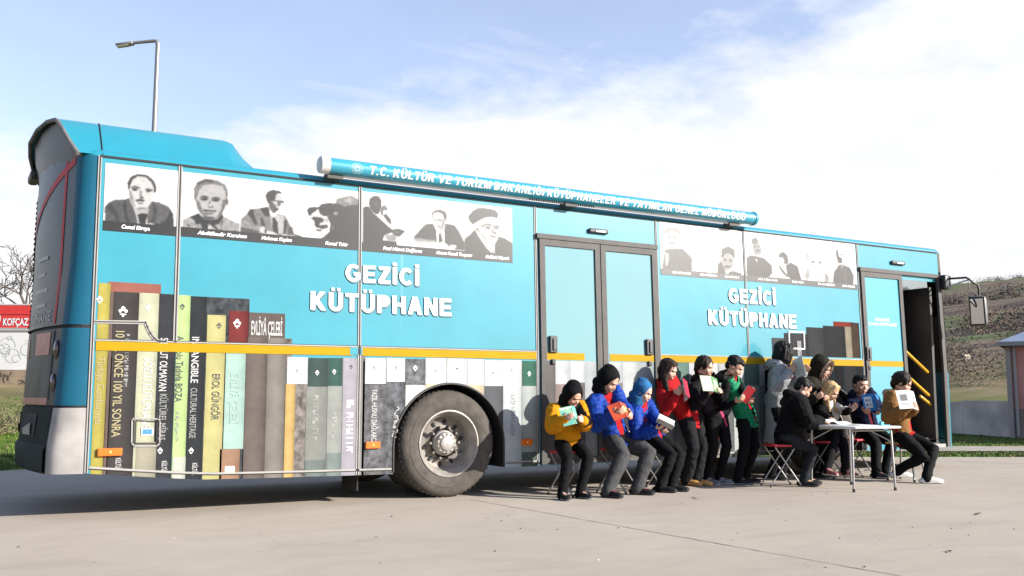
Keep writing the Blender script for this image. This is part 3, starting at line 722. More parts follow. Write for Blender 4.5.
# ================================================================== portrait prints
# black and white prints, painted tone by tone: each entry is an outline (or an ellipse) with its grey
def portrait_panel(name, X0, X1, Z0, Z1, figs, caps, strip=.092, paper=.97, sv=.20):
    st_ = .0062; nx = int((X1-X0)/st_)+1; nzz = int((Z1-Z0)/st_)+1
    xx, zz = np.meshgrid(np.linspace(X0, X1, nx), np.linspace(Z0, Z1, nzz))
    img = np.ones_like(xx)*paper-.05*np.clip((Z0+.35-zz)/.35, 0, 1)
    wob = np.array([mnoise.noise((a*26, b_*26, 4.)) for a, b_ in zip(xx.ravel(), zz.ravel())]).reshape(xx.shape)
    def blur(m, n):
        for _ in range(n):
            q = np.pad(m, 1, mode='edge'); m = (q[:-2, 1:-1]+q[2:, 1:-1]+q[1:-1, :-2]+q[1:-1, 2:]+2*m)/6
        return m
    for ox, oy, sc, shapes in figs:
        for s in shapes:
            if s[0] == 'E':
                _, u, v, ru, rv, tone = s[:6]; P = [(u+ru*math.cos(t), v+rv*math.sin(t)) for t in np.linspace(0, 2*math.pi, 21)[:-1]]; nb = s[6] if len(s) > 6 else 1
            else: P, tone = s[0], s[1]; nb = s[2] if len(s) > 2 else 1
            Q = [sd(ox+u/sc, oy+v/sc) for u, v in P]; m = np.zeros(xx.shape, bool)
            for (xa, za), (xb, zb_) in zip(Q, Q[1:]+Q[:1]):
                if abs(za-zb_) < 1e-9: continue
                m ^= ((za > zz) != (zb_ > zz)) & (xx < (xb-xa)*(zz-za)/(zb_-za)+xa)
            m = blur(m.astype(float), nb+1); tone = tone if tone > .962 else tone*.87; tv = tone*(1+(.16 if .2 < tone < .72 else .05)*wob); img = img*(1-m)+tv*m
    img = np.where(zz < Z0+strip, sv, img)
    verts = [side_pt(a, b_, 3*LAY) for a, b_ in zip(xx.ravel(), zz.ravel())]
    faces = [(q*nx+i, q*nx+i+1, (q+1)*nx+i+1, (q+1)*nx+i) for q in range(nzz-1) for i in range(nx-1)]
    me = bpy.data.meshes.new(name); me.from_pydata(verts, [], faces); me.materials.append(PORT)
    a = me.color_attributes.new('Col', 'FLOAT_COLOR', 'POINT'); g = np.clip(img.ravel(), 0, 1)
    lin = np.where(g > .04045, ((g+.055)/1.055)**2.4, g/12.92)**1.22*.42; c = np.ones((len(g), 4), 'f'); c[:, 0] = lin; c[:, 1] = lin*.985; c[:, 2] = lin*.96; a.data.foreach_set('color', c.ravel())
    o = link(name, me, bus)
    for txt, xa, xb in caps:
        t = MB()
        if txt: side_text(t, txt, xa, xb, Z0+.032, .034, vinyl_w, 5, .03, shear=.2)
        else:
            rr = random.Random(int(xa*100)); x = xa
            while x < xb:
                w_ = rr.uniform(.012, .03); side_rect(t, x, min(x+w_, xb), Z0+.030, Z0+rr.choice([.050, .056]), vinyl_w, 5); x += w_+rr.choice([.005, .006, .02])
        t.build('caption', o, fix=False)
    return o
PORT = attr_mat('printed_portraits', rough=.4, coat=.15, spec=.3, noise=.02, scale=30)

F1 = (100, 160, 7.2, [([(35,340),(60,310),(100,288),(175,285),(210,275),(235,330),(262,400),(275,475),(35,475)], .42), ([(345,330),(375,297),(430,308),(490,335),(525,390),(527,480),(340,475),(335,400)], .46),
    ([(40,340),(75,310),(120,360),(140,450),(125,455),(95,390)], .30, 2), ([(175,285),(165,330),(185,430),(205,460),(215,455),(190,380),(188,300)], .24), ([(380,300),(410,350),(400,430),(370,470),(360,465),(385,400)], .28, 2), ([(490,335),(500,380),(470,440),(400,470),(400,485),(525,490),(527,395)], .24),
    ([(235,330),(262,400),(275,460),(330,465),(355,340),(310,362)], .84), ([(272,395),(300,385),(345,392),(330,430),(325,458),(285,458)], .17),
    ([(203,215),(198,165),(220,122),(275,100),(335,107),(384,146),(404,190),(402,228),(385,240),(300,200),(215,215)], .33), ([(212,205),(222,165),(236,138),(275,115),(330,124),(368,158),(386,195),(387,235),(370,300),(345,340),(305,358),(265,350),(235,325),(215,270)], .95),
    ([(205,215),(215,275),(238,328),(256,342),(236,280),(224,225)], .66, 2), ('E', 300, 350, 38, 8, .58, 2), ('E', 250, 208, 26, 13, .68, 2), ('E', 350, 220, 24, 11, .72, 2), ('E', 250, 212, 15, 7, .14), ('E', 350, 224, 14, 6, .2),
    ([(226,196),(250,186),(288,200),(286,207),(250,196),(230,204)], .26), ([(322,212),(345,205),(378,217),(376,224),(345,214)], .32), ([(290,215),(283,262),(300,275),(314,272),(302,262),(298,225)], .6), ('E', 300, 272, 13, 5, .25), ([(256,291),(285,281),(320,290),(317,300),(285,295),(260,300)], .2), ('E', 290, 311, 20, 5, .5),
    ([(330,458),(378,455),(398,478),(335,482)], .96), ([(400,458),(430,465),(440,490),(395,490)], .12)])
F2 = (180, 170, 8, [([(20,480),(22,400),(85,372),(150,350),(190,395),(330,360),(400,400),(475,430),(475,505),(20,485)], .74), ([(330,385),(345,400),(330,480),(322,480)], .5), ([(80,378),(148,348),(185,385),(245,400),(300,395),(335,350),(345,380),(310,430),(270,440),(330,498),(318,500),(260,450),(225,425),(225,470),(205,490),(180,480),(165,430),(125,432),(115,400)], .15), ([(52,432),(78,448),(80,455),(60,447)], .25), ([(418,492),(440,484),(442,490),(424,500)], .3),
    ([(112,230),(110,150),(140,95),(205,72),(300,85),(365,120),(385,180),(375,235),(128,255)], .58), ([(130,108),(200,75),(262,80),(268,100),(200,94),(150,124)], .36, 2), ([(128,245),(142,200),(150,160),(190,122),(265,112),(340,132),(360,172),(366,225),(372,255),(350,310),(325,360),(270,392),(210,395),(165,360),(132,290)], .85),
    ([(124,240),(140,310),(180,365),(205,392),(222,372),(180,320),(156,260)], .55, 2), ([(338,240),(330,320),(285,388),(330,360),(365,290),(372,240)], .5, 2), ('E', 192, 230, 34, 16, .42, 2), ('E', 283, 238, 34, 16, .42, 2), ('E', 195, 235, 15, 7, .08), ('E', 285, 243, 15, 7, .08), ([(160,212),(190,204),(226,215),(223,224),(190,216)], .28), ([(253,222),(285,215),(322,228),(317,235),(284,226)], .28),
    ([(240,240),(222,290),(232,304),(268,302),(264,290),(250,284)], .5), ('E', 240, 282, 10, 16, .96, 2), ([(183,318),(235,322),(290,325),(283,338),(235,333),(195,331)], .22), ('E', 235, 348, 38, 8, .45, 2), ('E', 225, 386, 58, 12, .38, 2), ('E', 374, 255, 13, 28, .48), ([(225,440),(255,455),(240,495),(225,490)], .95)])
F3 = (234, 184, 9.29, [([(60,460),(62,330),(125,275),(150,235),(250,225),(320,215),(335,290),(375,310),(400,280),(470,290),(500,340),(530,400),(560,460),(600,490),(430,490),(380,460),(300,430),(240,470)], .60), ([(400,285),(465,292),(465,400),(455,465),(412,460)], .84), ([(125,275),(150,235),(180,240),(185,290),(215,370),(200,385),(165,330)], .22), ([(240,230),(320,212),(330,300),(290,300),(262,260)], .2), ([(245,320),(260,310),(290,395),(255,390)], .22), ([(465,340),(490,335),(490,400),(475,470),(458,460)], .26), ([(500,400),(540,400),(550,465),(505,470)], .34, 2),
    ([(65,340),(130,350),(200,390),(280,400),(290,450),(240,470),(60,455)], .68, 2), ([(62,400),(150,420),(230,440),(230,465),(60,460)], .38, 2), ([(335,290),(375,310),(400,285),(420,300),(410,460),(365,445)], .88), ([(355,320),(375,310),(385,330),(405,360),(408,465),(365,440),(355,380)], .17),
    ([(330,160),(345,95),(400,85),(440,110),(455,150),(450,180),(430,215),(410,250),(370,270),(330,225)], .9), ([(318,150),(350,158),(385,200),(400,250),(365,275),(330,235)], .4), ([(292,115),(310,75),(360,55),(420,65),(450,90),(402,86),(385,110),(380,150),(335,160),(325,190),(308,165)], .26), ([(355,148),(430,159),(468,164),(468,173),(430,169),(355,158)], .12), ('E', 418, 186, 15, 17, .38), ([(383,226),(412,230),(406,247),(388,242)], .2), ('E', 400, 200, 8, 5, .3),
    ([(300,430),(380,455),(440,490),(300,480)], .95), ([(440,470),(520,480),(640,500),(600,512),(450,500)], .97), ('E', 265, 425, 28, 30, .93), ('E', 293, 440, 9, 20, .25), ([(560,470),(630,485),(630,498),(570,485)], .25)])
F4 = (296, 186, 8.73, [([(345,152),(355,110),(410,98),(480,82),(545,118),(545,190),(330,190)], .60, 3), ([(420,130),(470,100),(500,120),(470,150)], .82, 3), ([(190,470),(240,445),(290,400),(300,330),(270,270),(330,240),(300,170),(345,152),(380,160),(420,182),(470,170),(545,165),(545,560),(180,540)], .20), ([(190,190),(220,160),(290,148),(345,160),(335,200),(360,240),(300,262),(240,265),(205,240)], .18),
    ([(125,270),(150,240),(190,215),(210,245),(235,270),(265,275),(300,330),(290,400),(230,450),(175,465),(190,400),(165,370),(160,310),(135,290)], .96), ([(96,210),(110,190),(165,183),(194,190),(180,212),(140,240),(120,265),(106,245)], .16), ([(130,280),(160,268),(215,275),(240,290),(237,315),(205,322),(200,345),(272,340),(277,362),(235,372),(185,365),(163,345),(163,310)], .15), ([(172,378),(217,380),(217,391),(180,393)], .2), ('E', 345, 240, 20, 14, .75, 2), ('E', 322, 365, 9, 20, .5, 2), ('E', 265, 300, 16, 20, .8, 2)])
F5 = (358, 188, 8.23, [([(40,160),(85,150),(130,215),(150,225),(270,330),(290,360),(215,390),(200,430),(315,440),(318,490),(40,525)], .20), ([(88,130),(95,90),(130,65),(170,70),(190,100),(190,160),(170,215),(140,215),(100,170)], .22), ([(140,120),(165,115),(160,150),(140,150)], .36, 2), ([(150,225),(175,213),(277,310),(277,335),(260,327)], .97), ([(205,225),(230,212),(270,260),(272,305),(240,275)], .22), ([(190,160),(220,140),(245,175),(235,185),(207,180),(202,228),(185,215)], .32), ('E', 215, 165, 12, 8, .7), ([(270,345),(330,335),(388,355),(340,402),(290,390)], .24), ('E', 320, 365, 18, 10, .5, 2), ([(215,390),(290,380),(320,400),(300,445),(240,430)], .68, 2)])
F6 = (408, 200, 9.29, [([(55,340),(120,270),(165,225),(230,220),(265,290),(265,390),(60,380)], .30), ([(55,352),(150,362),(262,378),(262,398),(60,388)], .7, 2), ([(345,220),(430,235),(470,290),(525,400),(525,465),(440,460),(340,400),(335,280)], .27), ([(262,290),(290,285),(335,280),(335,402),(275,405)], .97), ([(284,320),(300,300),(323,385),(284,400)], .2), ([(218,120),(250,96),(300,90),(347,110),(360,150),(352,200),(325,180),(225,180)], .34), ([(224,140),(238,118),(280,112),(320,130),(337,172),(346,200),(330,260),(300,290),(262,265),(235,215)], .93), ([(238,178),(290,184),(334,178),(330,192),(290,197),(243,192)], .58), ([(320,200),(342,200),(325,260),(300,290),(306,260)], .6, 2), ('E', 288, 250, 20, 5, .45), ('E', 275, 226, 7, 13, .66), ('E', 410, 435, 42, 22, .95), ([(368,414),(402,408),(376,442)], .4), ([(240,408),(340,405),(400,450),(260,455)], .97)])
F7 = (458, 200, 9, [([(60,350),(110,310),(150,270),(190,340),(260,440),(330,490),(330,400),(360,330),(420,345),(490,390),(490,560),(60,530)], .24), ([(90,150),(130,100),(180,72),(260,75),(330,90),(362,125),(352,168),(300,152),(240,160),(180,190),(130,222),(100,185)], .22), ([(130,225),(185,190),(240,160),(330,155),(355,200),(367,270),(360,350),(340,385),(290,388),(240,370),(200,330),(170,280),(140,270)], .91), ([(150,255),(180,250),(195,290),(170,285)], .6, 2), ([(205,235),(250,213),(302,224),(300,233),(252,223),(208,246)], .32), ([(243,236),(292,240),(287,263),(250,261)], .5), ([(313,230),(362,224),(372,240),(362,266),(325,263)], .6), ([(303,240),(316,285),(347,300),(342,310),(308,296)], .45), ([(283,321),(337,325),(335,335),(288,333)], .36), ([(213,300),(252,350),(246,356),(208,310)], .55), ([(230,352),(280,388),(335,388),(300,398),(250,380)], .58, 2), ([(250,425),(300,405),(332,470),(300,482)], .9), ([(310,440),(322,492),(312,492)], .3), ([(190,340),(260,440),(250,450),(185,350)], .4)])
F8 = (650, 215, 7.68, [([(90,440),(110,270),(150,258),(250,258),(320,330),(322,470),(95,450)], .42), ([(108,115),(170,88),(225,108),(238,150),(105,190)], .62, 2), ('E', 165, 180, 55, 60, .84), ('E', 145, 170, 12, 7, .5), ('E', 190, 172, 12, 7, .5), ('E', 168, 215, 22, 6, .55), ([(110,280),(145,300),(140,380),(118,400)], .8, 2), ([(515,470),(520,380),(560,340),(590,440),(640,430),(700,450),(710,490)], .36), ([(548,262),(600,238),(648,268),(650,330),(545,330)], .34), ('E', 597, 360, 47, 68, .72), ('E', 575, 345, 13, 8, .25), ('E', 617, 350, 13, 8, .25), ('E', 592, 397, 28, 7, .25), ([(575,425),(610,425),(600,470),(580,465)], .95)])
F9 = (742, 228, 8.83, [([(40,260),(80,240),(130,250),(190,265),(260,330),(265,400),(230,440),(60,445),(40,400)], .26), ([(80,100),(120,82),(142,110),(138,145),(88,145)], .36), ([(92,142),(145,132),(175,190),(165,232),(110,242),(95,180)], .62), ('E', 115, 165, 10, 6, .3), ('E', 150, 165, 9, 6, .3), ('E', 138, 200, 20, 6, .25), ([(115,265),(138,285),(125,302)], .95), ([(320,250),(335,218),(370,212),(400,245),(410,310),(375,322),(360,260),(335,265)], .12), ('E', 345, 300, 28, 42, .92), ([(385,330),(430,305),(490,340),(527,470),(440,460),(400,425)], .18), ([(316,330),(330,333),(397,415),(402,442),(350,390)], .2), ([(550,220),(600,213),(612,250),(560,295)], .8, 2), ('E', 625, 300, 18, 12, .5, 2), ('E', 686, 305, 18, 12, .5, 2), ([(550,420),(580,340),(602,420),(570,470)], .72, 2), ([(730,390),(767,430),(762,490),(725,475)], .66, 2), ('E', 668, 405, 12, 6, .5),
    ([(800,500),(810,390),(850,330),(880,320),(950,350),(985,420),(980,510)], .22), ('E', 872, 235, 36, 52, .94), ([(826,205),(840,183),(852,250),(882,270),(882,312),(850,312),(832,260)], .2), ('E', 878, 235, 9, 6, .3), ([(874,330),(892,328),(882,400)], .92), ([(880,340),(888,340),(884,440),(876,420)], .2), ([(900,360),(915,360),(920,500),(905,500)], .36, 2)])
portrait_panel('portrait_print', .045, .672, 2.515, 3.13, [F1], [('Cemal Süreya', .20, .44)])
portrait_panel('portrait_print', .712, 2.445, 2.518, 3.128, [F2, F3, F4], [('Abdülkadir Karahan', .86, 1.32), ('Mehmet Kaplan', 1.46, 1.76), ('Kemal Tahir', 2.10, 2.34)])
portrait_panel('portrait_print', 2.49, 4.268, 2.515, 3.135, [F5, F6, F7], [('Fazıl Hüsnü Dağlarca', 2.72, 3.16), ('Ahmet Hamdi Tanpınar', 3.32, 3.76), ('Abdülbaki Gölpınarlı', 3.92, 4.22)])
portrait_panel('portrait_print', 6.372, 7.745, 2.518, 3.178, [F8], [(None, 6.55, 6.85), (None, 7.00, 7.28), (None, 7.42, 7.66)], .075, sv=.42)
portrait_panel('portrait_print', 7.790, 9.915, 2.522, 3.178, [F9], [(None, 8.0, 8.34), (None, 8.62, 8.84), (None, 9.12, 9.44), (None, 9.60, 9.86)], .075, sv=.36)

# ================================================================== doors
glass_t = mat('wrapped_door_glass', (.115, .290, .325), rough=.15, coat=.3, var=.03, scale=1.5)
def leaf(name, x0, x1, z0, z1, fw, strip, spines, handle_x):
    d = MB(); Y = -.022
    for a, c, p, q in ((x0, x0+fw, z0, z1), (x1-fw, x1, z0, z1), (x0+fw, x1-fw, z1-fw, z1), (x0+fw, x1-fw, z0, z0+fw)):
        for zz0, zz1 in ((p, min(q, 1.4)), (max(p, 1.4), q)):
            if zz1-zz0 < .01: continue
            v = [side_pt(a, zz0, .0), side_pt(c, zz0, .0), side_pt(c, zz1, .0), side_pt(a, zz1, .0)]; w = [(x, y-.03, z) for x, y, z in v]
            d.add(v+w, [(4, 5, 6, 7), (0, 1, 5, 4), (1, 2, 6, 5), (2, 3, 7, 6), (3, 0, 4, 7)], gray_f)
    side_rect(d, x0+fw, x1-fw, z0+fw, z1-fw, glass_t, 10)
    if strip: side_rect(d, strip[0], strip[1], ZY0, ZY1, yellow, 13)
    o = d.build(name, bus, fix=False)
    if spines:
        w2 = MB(); w2.cols = []
        global wr
        for xa, xb, zt, zbm, c in spines: grad_strip(w2, 12, xa, xb, zt, zbm, srgb(*c), .18, lambda X: z0+fw)
        me = w2.mesh('door_book_print'); a = me.color_attributes.new('Col', 'FLOAT_COLOR', 'CORNER'); cols = np.ones((len(me.loops), 4), 'f'); vi = np.empty(len(me.loops), 'i'); me.loops.foreach_get('vertex_index', vi)
        cols[:, :3] = np.array(w2.cols, 'f')[vi]*.44; a.data.foreach_set('color', cols.ravel()); link('door_book_print', me, o)
    h = MB(); hz = 1.625; h.box((handle_x, ys(hz)-.03, hz), (.10, .03, .19), black_p, bev=.01); h.box((handle_x+.005, ys(hz)-.05, hz), (.035, .02, .13), mat('handle_dark_grey', (.06, .06, .06), rough=.4), bev=.006)
    h.box((handle_x, ys(1.42)-.028, 1.43), (.05, .025, .06), black_p, bev=.01)
    h.build('handle', o)
    return o
lf1 = [(4.68, 4.80, 1.44, None, (126, 120, 118)), (4.80, 5.0, 1.44, 1.18, (216, 220, 220)), (4.80, 5.0, 1.18, None, (170, 150, 146)), (5.0, 5.2, 1.44, 1.2, (222, 226, 226)), (5.0, 5.2, 1.2, None, (130, 126, 122)), (5.2, 5.36, 1.44, None, (196, 202, 202))]
lf2 = [(5.54, 5.74, 1.44, 1.2, (206, 211, 211)), (5.54, 5.74, 1.2, None, (160, 156, 152)), (5.74, 5.96, 1.44, None, (214, 218, 216)), (5.96, 6.2, 1.44, 1.18, (190, 196, 196)), (5.96, 6.2, 1.18, None, (150, 150, 150))]
leaf('door', 4.610, 5.445, .30, 2.815, .07, (4.685, 5.20), lf1, 4.765)
leaf('door', 5.458, 6.290, .30, 2.815, .07, (5.56, 6.215), lf2, 6.135)
dfl = leaf('front_door', 9.975, 10.855, .42, 2.79, .07, (10.05, 10.78), None, 10.03)
dl.build('door_lettering', dfl, fix=False)
mf2 = MB()
teal_leaf = mat('front_door_teal', (.026, .29, .38), rough=.25, coat=.35)
side_rect(mf2, 10.045, 10.785, .49, 2.72, teal_leaf, 11); mf2.build('door_film', dfl, fix=False)
for x0, x1, z0, z1 in ((4.575, 6.31, 2.82, 2.875), (9.955, 11.70, 2.795, 2.85), (11.66, 11.735, .30, 2.79)):
    hd = MB()
    for zz0, zz1 in ((z0, min(z1, 1.4)), (max(z0, 1.4), z1)):
        if zz1-zz0 < .01: continue
        v = [side_pt(x0, zz0), side_pt(x1, zz0), side_pt(x1, zz1), side_pt(x0, zz1)]; w = [(x, y-.04, z) for x, y, z in v]
        hd.add(v+w, [(4, 5, 6, 7), (0, 1, 5, 4), (1, 2, 6, 5), (2, 3, 7, 6), (3, 0, 4, 7)], gray_f)
    hd.build('door_frame', bus)
hd = MB(); hd.box((11.26, .03, .315), (.78, .10, .05), alu); hd.build('door_sill', bus)
# folded-in leaf of the open door, with its handrails
fo = MB(); fo.box((11.05, .42, 1.55), (.34, .03, 2.2), brown_in, rot=Matrix.Rotation(R(20), 3, 'Z')); fo.box((11.55, .30, 1.5), (.05, .5, 2.3), black_p); fo.build('folded_door_leaf', bus)
for a, c in (((10.80, .10, 1.80), (11.46, .10, 1.39)), ((10.83, .10, 1.43), (11.46, .10, 1.05)), ((11.30, .12, 1.03), (11.62, .12, .86))):
    h = MB(); h.tube([a, c], .023, pipe_y, n=10, dome=True); h.build('handrail', bus, smooth=180)
for (xa, xb, za, zc) in ((5.297, 5.576, 2.945, 2.998), (10.656, 10.954, 2.94, 2.992)):
    l = MB(); z = (za+zc)/2; l.box(((xa+xb)/2, ys(z)-.02, z), (xb-xa, .04, .06), black_p, bev=.02)
    lamp = l.build('door_lamp', bus); g = MB(); g.box(((xa+xb)/2+.02, ys(z)-.043, z-.004), ((xb-xa)*.5, .012, .024), mat('lamp_lens', (.75, .75, .72), rough=.15), bev=.004); g.build('lens', lamp)
for px, py, w in ((109.5, 452, .20), (372, 445, .155), (526, 442, .135), (713.5, 437.5, .13)):
    X, Z = sd(px, py); m = MB(); m.box((X, -.018, Z), (w, .03, .068), orange, bev=.008); o = m.build('side_marker', bus); q = MB(); q.ell((X, -.034, Z), (.014, .006, .014), orange_l, nu=8, nv=6); q.build('reflector', o)

# ================================================================== wheels
def wheel(cx, yo, sgn):
    w = empty('wheel', (cx, yo, .5)); w.parent = bus
    t = MB(); t.lathe([(.285, .06), (.296, .035), (.315, .018), (.36, .006), (.405, .004), (.408, .008), (.44, .012), (.468, .028), (.487, .05), (.497, .075), (.5, .11), (.5, .17), (.492, .172), (.492, .182), (.5, .184), (.5, .26), (.49, .30), (.45, .325), (.3, .33)], rubber, n=72)
    for k in range(60):
        a = 2*math.pi*k/60; t.box((.4935*math.cos(a), .083, .4935*math.sin(a)), (.014, .05, .012), rubber_k, rot=Matrix.Rotation(-a, 3, 'Y'))
    t.build('tyre', w, smooth=35)
    r = MB(); r.lathe([(.286, .07), (.300, .034), (.312, .020), (.311, .010), (.300, .008), (.288, .022), (.280, .06), (.262, .085), (.250, .13), (.238, .165)], rim_m, n=64)
    r.lathe([(.238, .165), (.215, .178), (.16, .178), (.140, .165), (.136, .15)], rim_d, n=64)
    rim = r.build('rim', w, smooth=40)
    h = MB()
    for k in range(10):
        a = 2*math.pi*k/10+.2; c = Vector((.196*math.cos(a), .171, .196*math.sin(a))); h.ell(c, (.018, .010, .027), gap_m, rot=Matrix.Rotation(-a+math.pi/2, 3, 'Y'), nu=12, nv=6)
    h.build('hand_hole', rim)
    bo = MB()
    for k in range(10):
        a = 2*math.pi*k/10; c = (.148*math.cos(a), .135, .148*math.sin(a)); bo.lathe([(.017, .06), (.017, -.005), (.012, -.025), (0, -.027)], rim_d, c=c, n=7)
    bo.build('wheel_nut', rim, smooth=30)
    hb = MB(); hb.lathe([(.124, .165), (.118, .12), (.104, .11), (.100, .075), (.094, .068), (.074, .066), (.070, .05), (.060, .044), (.045, .042), (0, .041)], hub_m, n=40)
    for k in range(12):
        a = 2*math.pi*k/12; hb.lathe([(.009, .03), (.009, .002), (0, .0)], rim_d, c=(.084*math.cos(a), .057, .084*math.sin(a)), n=6)
    hb.build('hub', w, smooth=35)
    if sgn < 0: w.rotation_euler = (0, 0, math.pi)
    return w
w0 = wheel(3.495, .012, 1); w0.scale = (1.115, 1.0, 1.115)
for cx, y, rz in ((9.2, .012, 0), (3.495, 2.54, math.pi), (9.2, 2.54, math.pi)):
    c = copy_tree(w0, bus); c.location = (cx, y, .5575); c.rotation_euler = (0, .3, rz)
w0.location.z = .5575; c = copy_tree(w0, bus); c.location = (3.495, .36, .5575)

# ================================================================== mirror
mo = MB()
A0, A1, A2, A3, A4 = at(945, 279, -.06), at(967.5, 277.5, -.36), at(974, 283.5, -.41), at(979, 290, -.43), at(979.3, 300, -.44)
mo.tube([(11.70, -.02, 2.80), A0, A1+(A0-A1)*.06, A1+Vector((.01, -.01, -.02)), A2, A2+Vector((.05, -.02, -.01)), A3, A4], .016, black_p, n=8)
mo.tube([at(946, 287.5, -.07), at(969, 279.5, -.37)], .011, mat('pale_steel', (.5, .5, .5), rough=.3, metal=.6), n=8)
mo.tube([at(968, 280, -.37), at(969, 288, -.39), at(974, 293, -.42), at(978, 296, -.44)], .006, black_p, n=6)
mo.box((11.76, -.05, 2.73), (.12, .10, .22), black_p, bev=.02)
q = [at(950, 276.5, -.10), at(950, 287, -.10), at(944.5, 287, -.05)]; mo.tube([at(944.5, 276, -.05)]+q, .013, black_p, n=8)
mir = mo.build('wing_mirror', bus, smooth=60)
MC = at(978.6, 311, -.46); MR = Matrix.Rotation(R(20), 3, 'Z') @ Matrix.Rotation(R(-6), 3, 'Y')
mh = MB(); mh.box(MC, (.14, .23, .44), mat('grey_mirror_shell', (.15, .145, .14), rough=.5, var=.2), rot=MR, bev=.05); mh.build('mirror_housing', mir, smooth=50)
mg = MB(); mg.box(MC+MR @ Vector((-.073, .0, 0)), (.012, .215, .425), black_p, rot=MR, bev=.004); mg.box(MC+MR @ Vector((-.080, .0, 0)), (.008, .175, .37), chrome, rot=MR, bev=.003); mg.build('mirror_glass', mir)
ma = MB(); ma.tube([MC+Vector((-.07, -.02, .05)), MC+Vector((-.15, -.03, .09)), MC+Vector((-.24, -.02, .15))], .014, black_p, n=8); ma.build('mirror_blade', mir)

# ================================================================== awning
aw_t = mat('awning_teal', (.03, .29, .40), rough=.28, coat=.6, var=.06, scale=3)
aw_w = mat('awning_end_white', (.62, .61, .58), rough=.4, var=.08)
AY, AZ, AR = -.055, 3.332, .082
aw = MB(); aw.lathe([(0, 2.09), (AR, 2.09), (AR, 7.83), (0, 7.83)], aw_t, c=(0, AY, AZ), axis='X', n=36)
awo = aw.build('awning_case', bus, smooth=40)
e = MB(); e.lathe([(0, 1.985), (.07, 1.987), (.085, 1.998), (.087, 2.085), (0, 2.087)], aw_w, c=(0, AY, AZ), axis='X', n=32); e.build('end_cap', awo, smooth=40)
e = MB(); e.lathe([(0, 7.83), (.092, 7.83), (.092, 7.86), (.085, 7.872), (0, 7.873)], aw_t, c=(0, AY, AZ), axis='X', n=32); e.build('end_cap', awo, smooth=40)
bk = MB()
for X in (2.16, 5.0, 7.52): bk.box((X, .0, 3.235), (.16, .12, .05), gray_f); bk.box((X, .03, 3.26), (.10, .06, .08), black_p)
bk.box((4.95, -.03, 3.243), (5.4, .02, .018), vinyl_w)
for k in range(30): bk.box((4.45+k*.03, -.043, 3.243), (.012, .006, .022), gap_m)
bk.build('bracket', awo)
def bands(v, f, n=9):
    bm = bmesh.new(); bv = [bm.verts.new((x, y, 0)) for x, y in v]
    for q in f:
        try: bm.faces.new([bv[i] for i in q])
        except ValueError: pass
    lo, hi = min(p[1] for p in v), max(p[1] for p in v)
    for k in range(1, n): bmesh.ops.bisect_plane(bm, geom=bm.verts[:]+bm.edges[:]+bm.faces[:], plane_co=(0, lo+(hi-lo)*k/n, 0), plane_no=(0, 1, 0))
    bm.verts.index_update(); r = [(p.co.x, p.co.y) for p in bm.verts], [tuple(p.index for p in q.verts) for q in bm.faces]; bm.free(); return r
def onaw(X, s, off=.0015):        # s metres of arc below the middle of the case
    a = s/AR; return (X, AY-(AR+off)*math.cos(a), AZ-(AR+off)*math.sin(a))
LINE = 'T.C. KÜLTÜR VE TURİZM BAKANLIĞI KÜTÜPHANELER VE YAYIMLAR GENEL MÜDÜRLÜĞÜ'; KW = dict(t=.21, h=.17, gap=.13, shear=.12)
tot = block_letters(LINE, adv=True, **KW)[2]; sx_ = (7.648-2.49)/tot; xx_ = 0
for word in LINE.split():
    tv, tf, xe = block_letters(word, x=xx_, adv=True, **KW); tv, tf = bands(tv, tf); al_ = MB(); xx_ = xe+.20+KW['gap']
    al_.add([onaw(2.49+p[0]*sx_, .056-p[1]*.090, .002) for p in tv], tf, vinyl_w); al_.add([onaw(2.495+p[0]*sx_, .060-p[1]*.090, .001) for p in tv], tf, vinyl_g)
    al_.build('awning_lettering', awo, fix=False)
em = MB(); X0 = 2.36; pale_t = mat('pale_emblem', (.42, .60, .64), rough=.4)
for r_ in (.060, .048):
    P = [(X0+r_*math.cos(t), .012+r_*math.sin(t)) for t in np.linspace(0, 2*math.pi, 25)]
    for (a0, b0), (a1, b1) in zip(P[:-1], P[1:]):
        q = .93; em.add([onaw(a0, b0), onaw(a1, b1), onaw(X0+(a1-X0)*q, .012+(b1-.012)*q), onaw(X0+(a0-X0)*q, .012+(b0-.012)*q)], [(0, 1, 2, 3)], pale_t)
for k in range(8):
    a = 2*math.pi*k/8; c, s_ = math.cos(a), math.sin(a); em.add([onaw(X0+.010*c, .012+.010*s_), onaw(X0+.026*c-.009*s_, .012+.026*s_+.009*c), onaw(X0+.038*c, .012+.038*s_), onaw(X0+.026*c+.009*s_, .012+.026*s_-.009*c)], [(0, 1, 2, 3)], pale_t)
em.build('emblem', awo, fix=False)
# ================================================================== PEOPLE
def nrm(v): return Vector(v).normalized()
def ik(a, c, l1, l2, pole):
    d = c-a; L = d.length; mx = (l1+l2)*.995
    if L > mx: c = a+d*(mx/L); d = c-a; L = mx
    L = max(L, abs(l1-l2)+.01)
    u_ = d.normalized(); p = pole-u_*pole.dot(u_)
    if p.length < 1e-5: p = u_.orthogonal()
    p.normalize(); k = (l1*l1-l2*l2+L*L)/(2*L); h = math.sqrt(max(0, l1*l1-k*k))
    return a+u_*k+p*h, c
SKINC = {'fair': (.60, .355, .255), 'mid': (.54, .305, .21), 'tan': (.36, .19, .12)}
def skin(t): return mat('skin_'+t, SKINC[t], rough=.5, var=.06, scale=30)
lips_m = mat('lips', (.44, .19, .145), rough=.45); eye_m = mat('lashes_and_eyes', (.045, .028, .022), rough=.4); brow_m = mat('eyebrows', (.17, .09, .06), rough=.7)
def cloth(name, col, var=.12, rough=.85, scale=14, bump=.25): return mat(name, tuple(q*.82 for q in col), rough=rough, var=var, scale=scale, bump=bump, bscale=220, spec=.12)

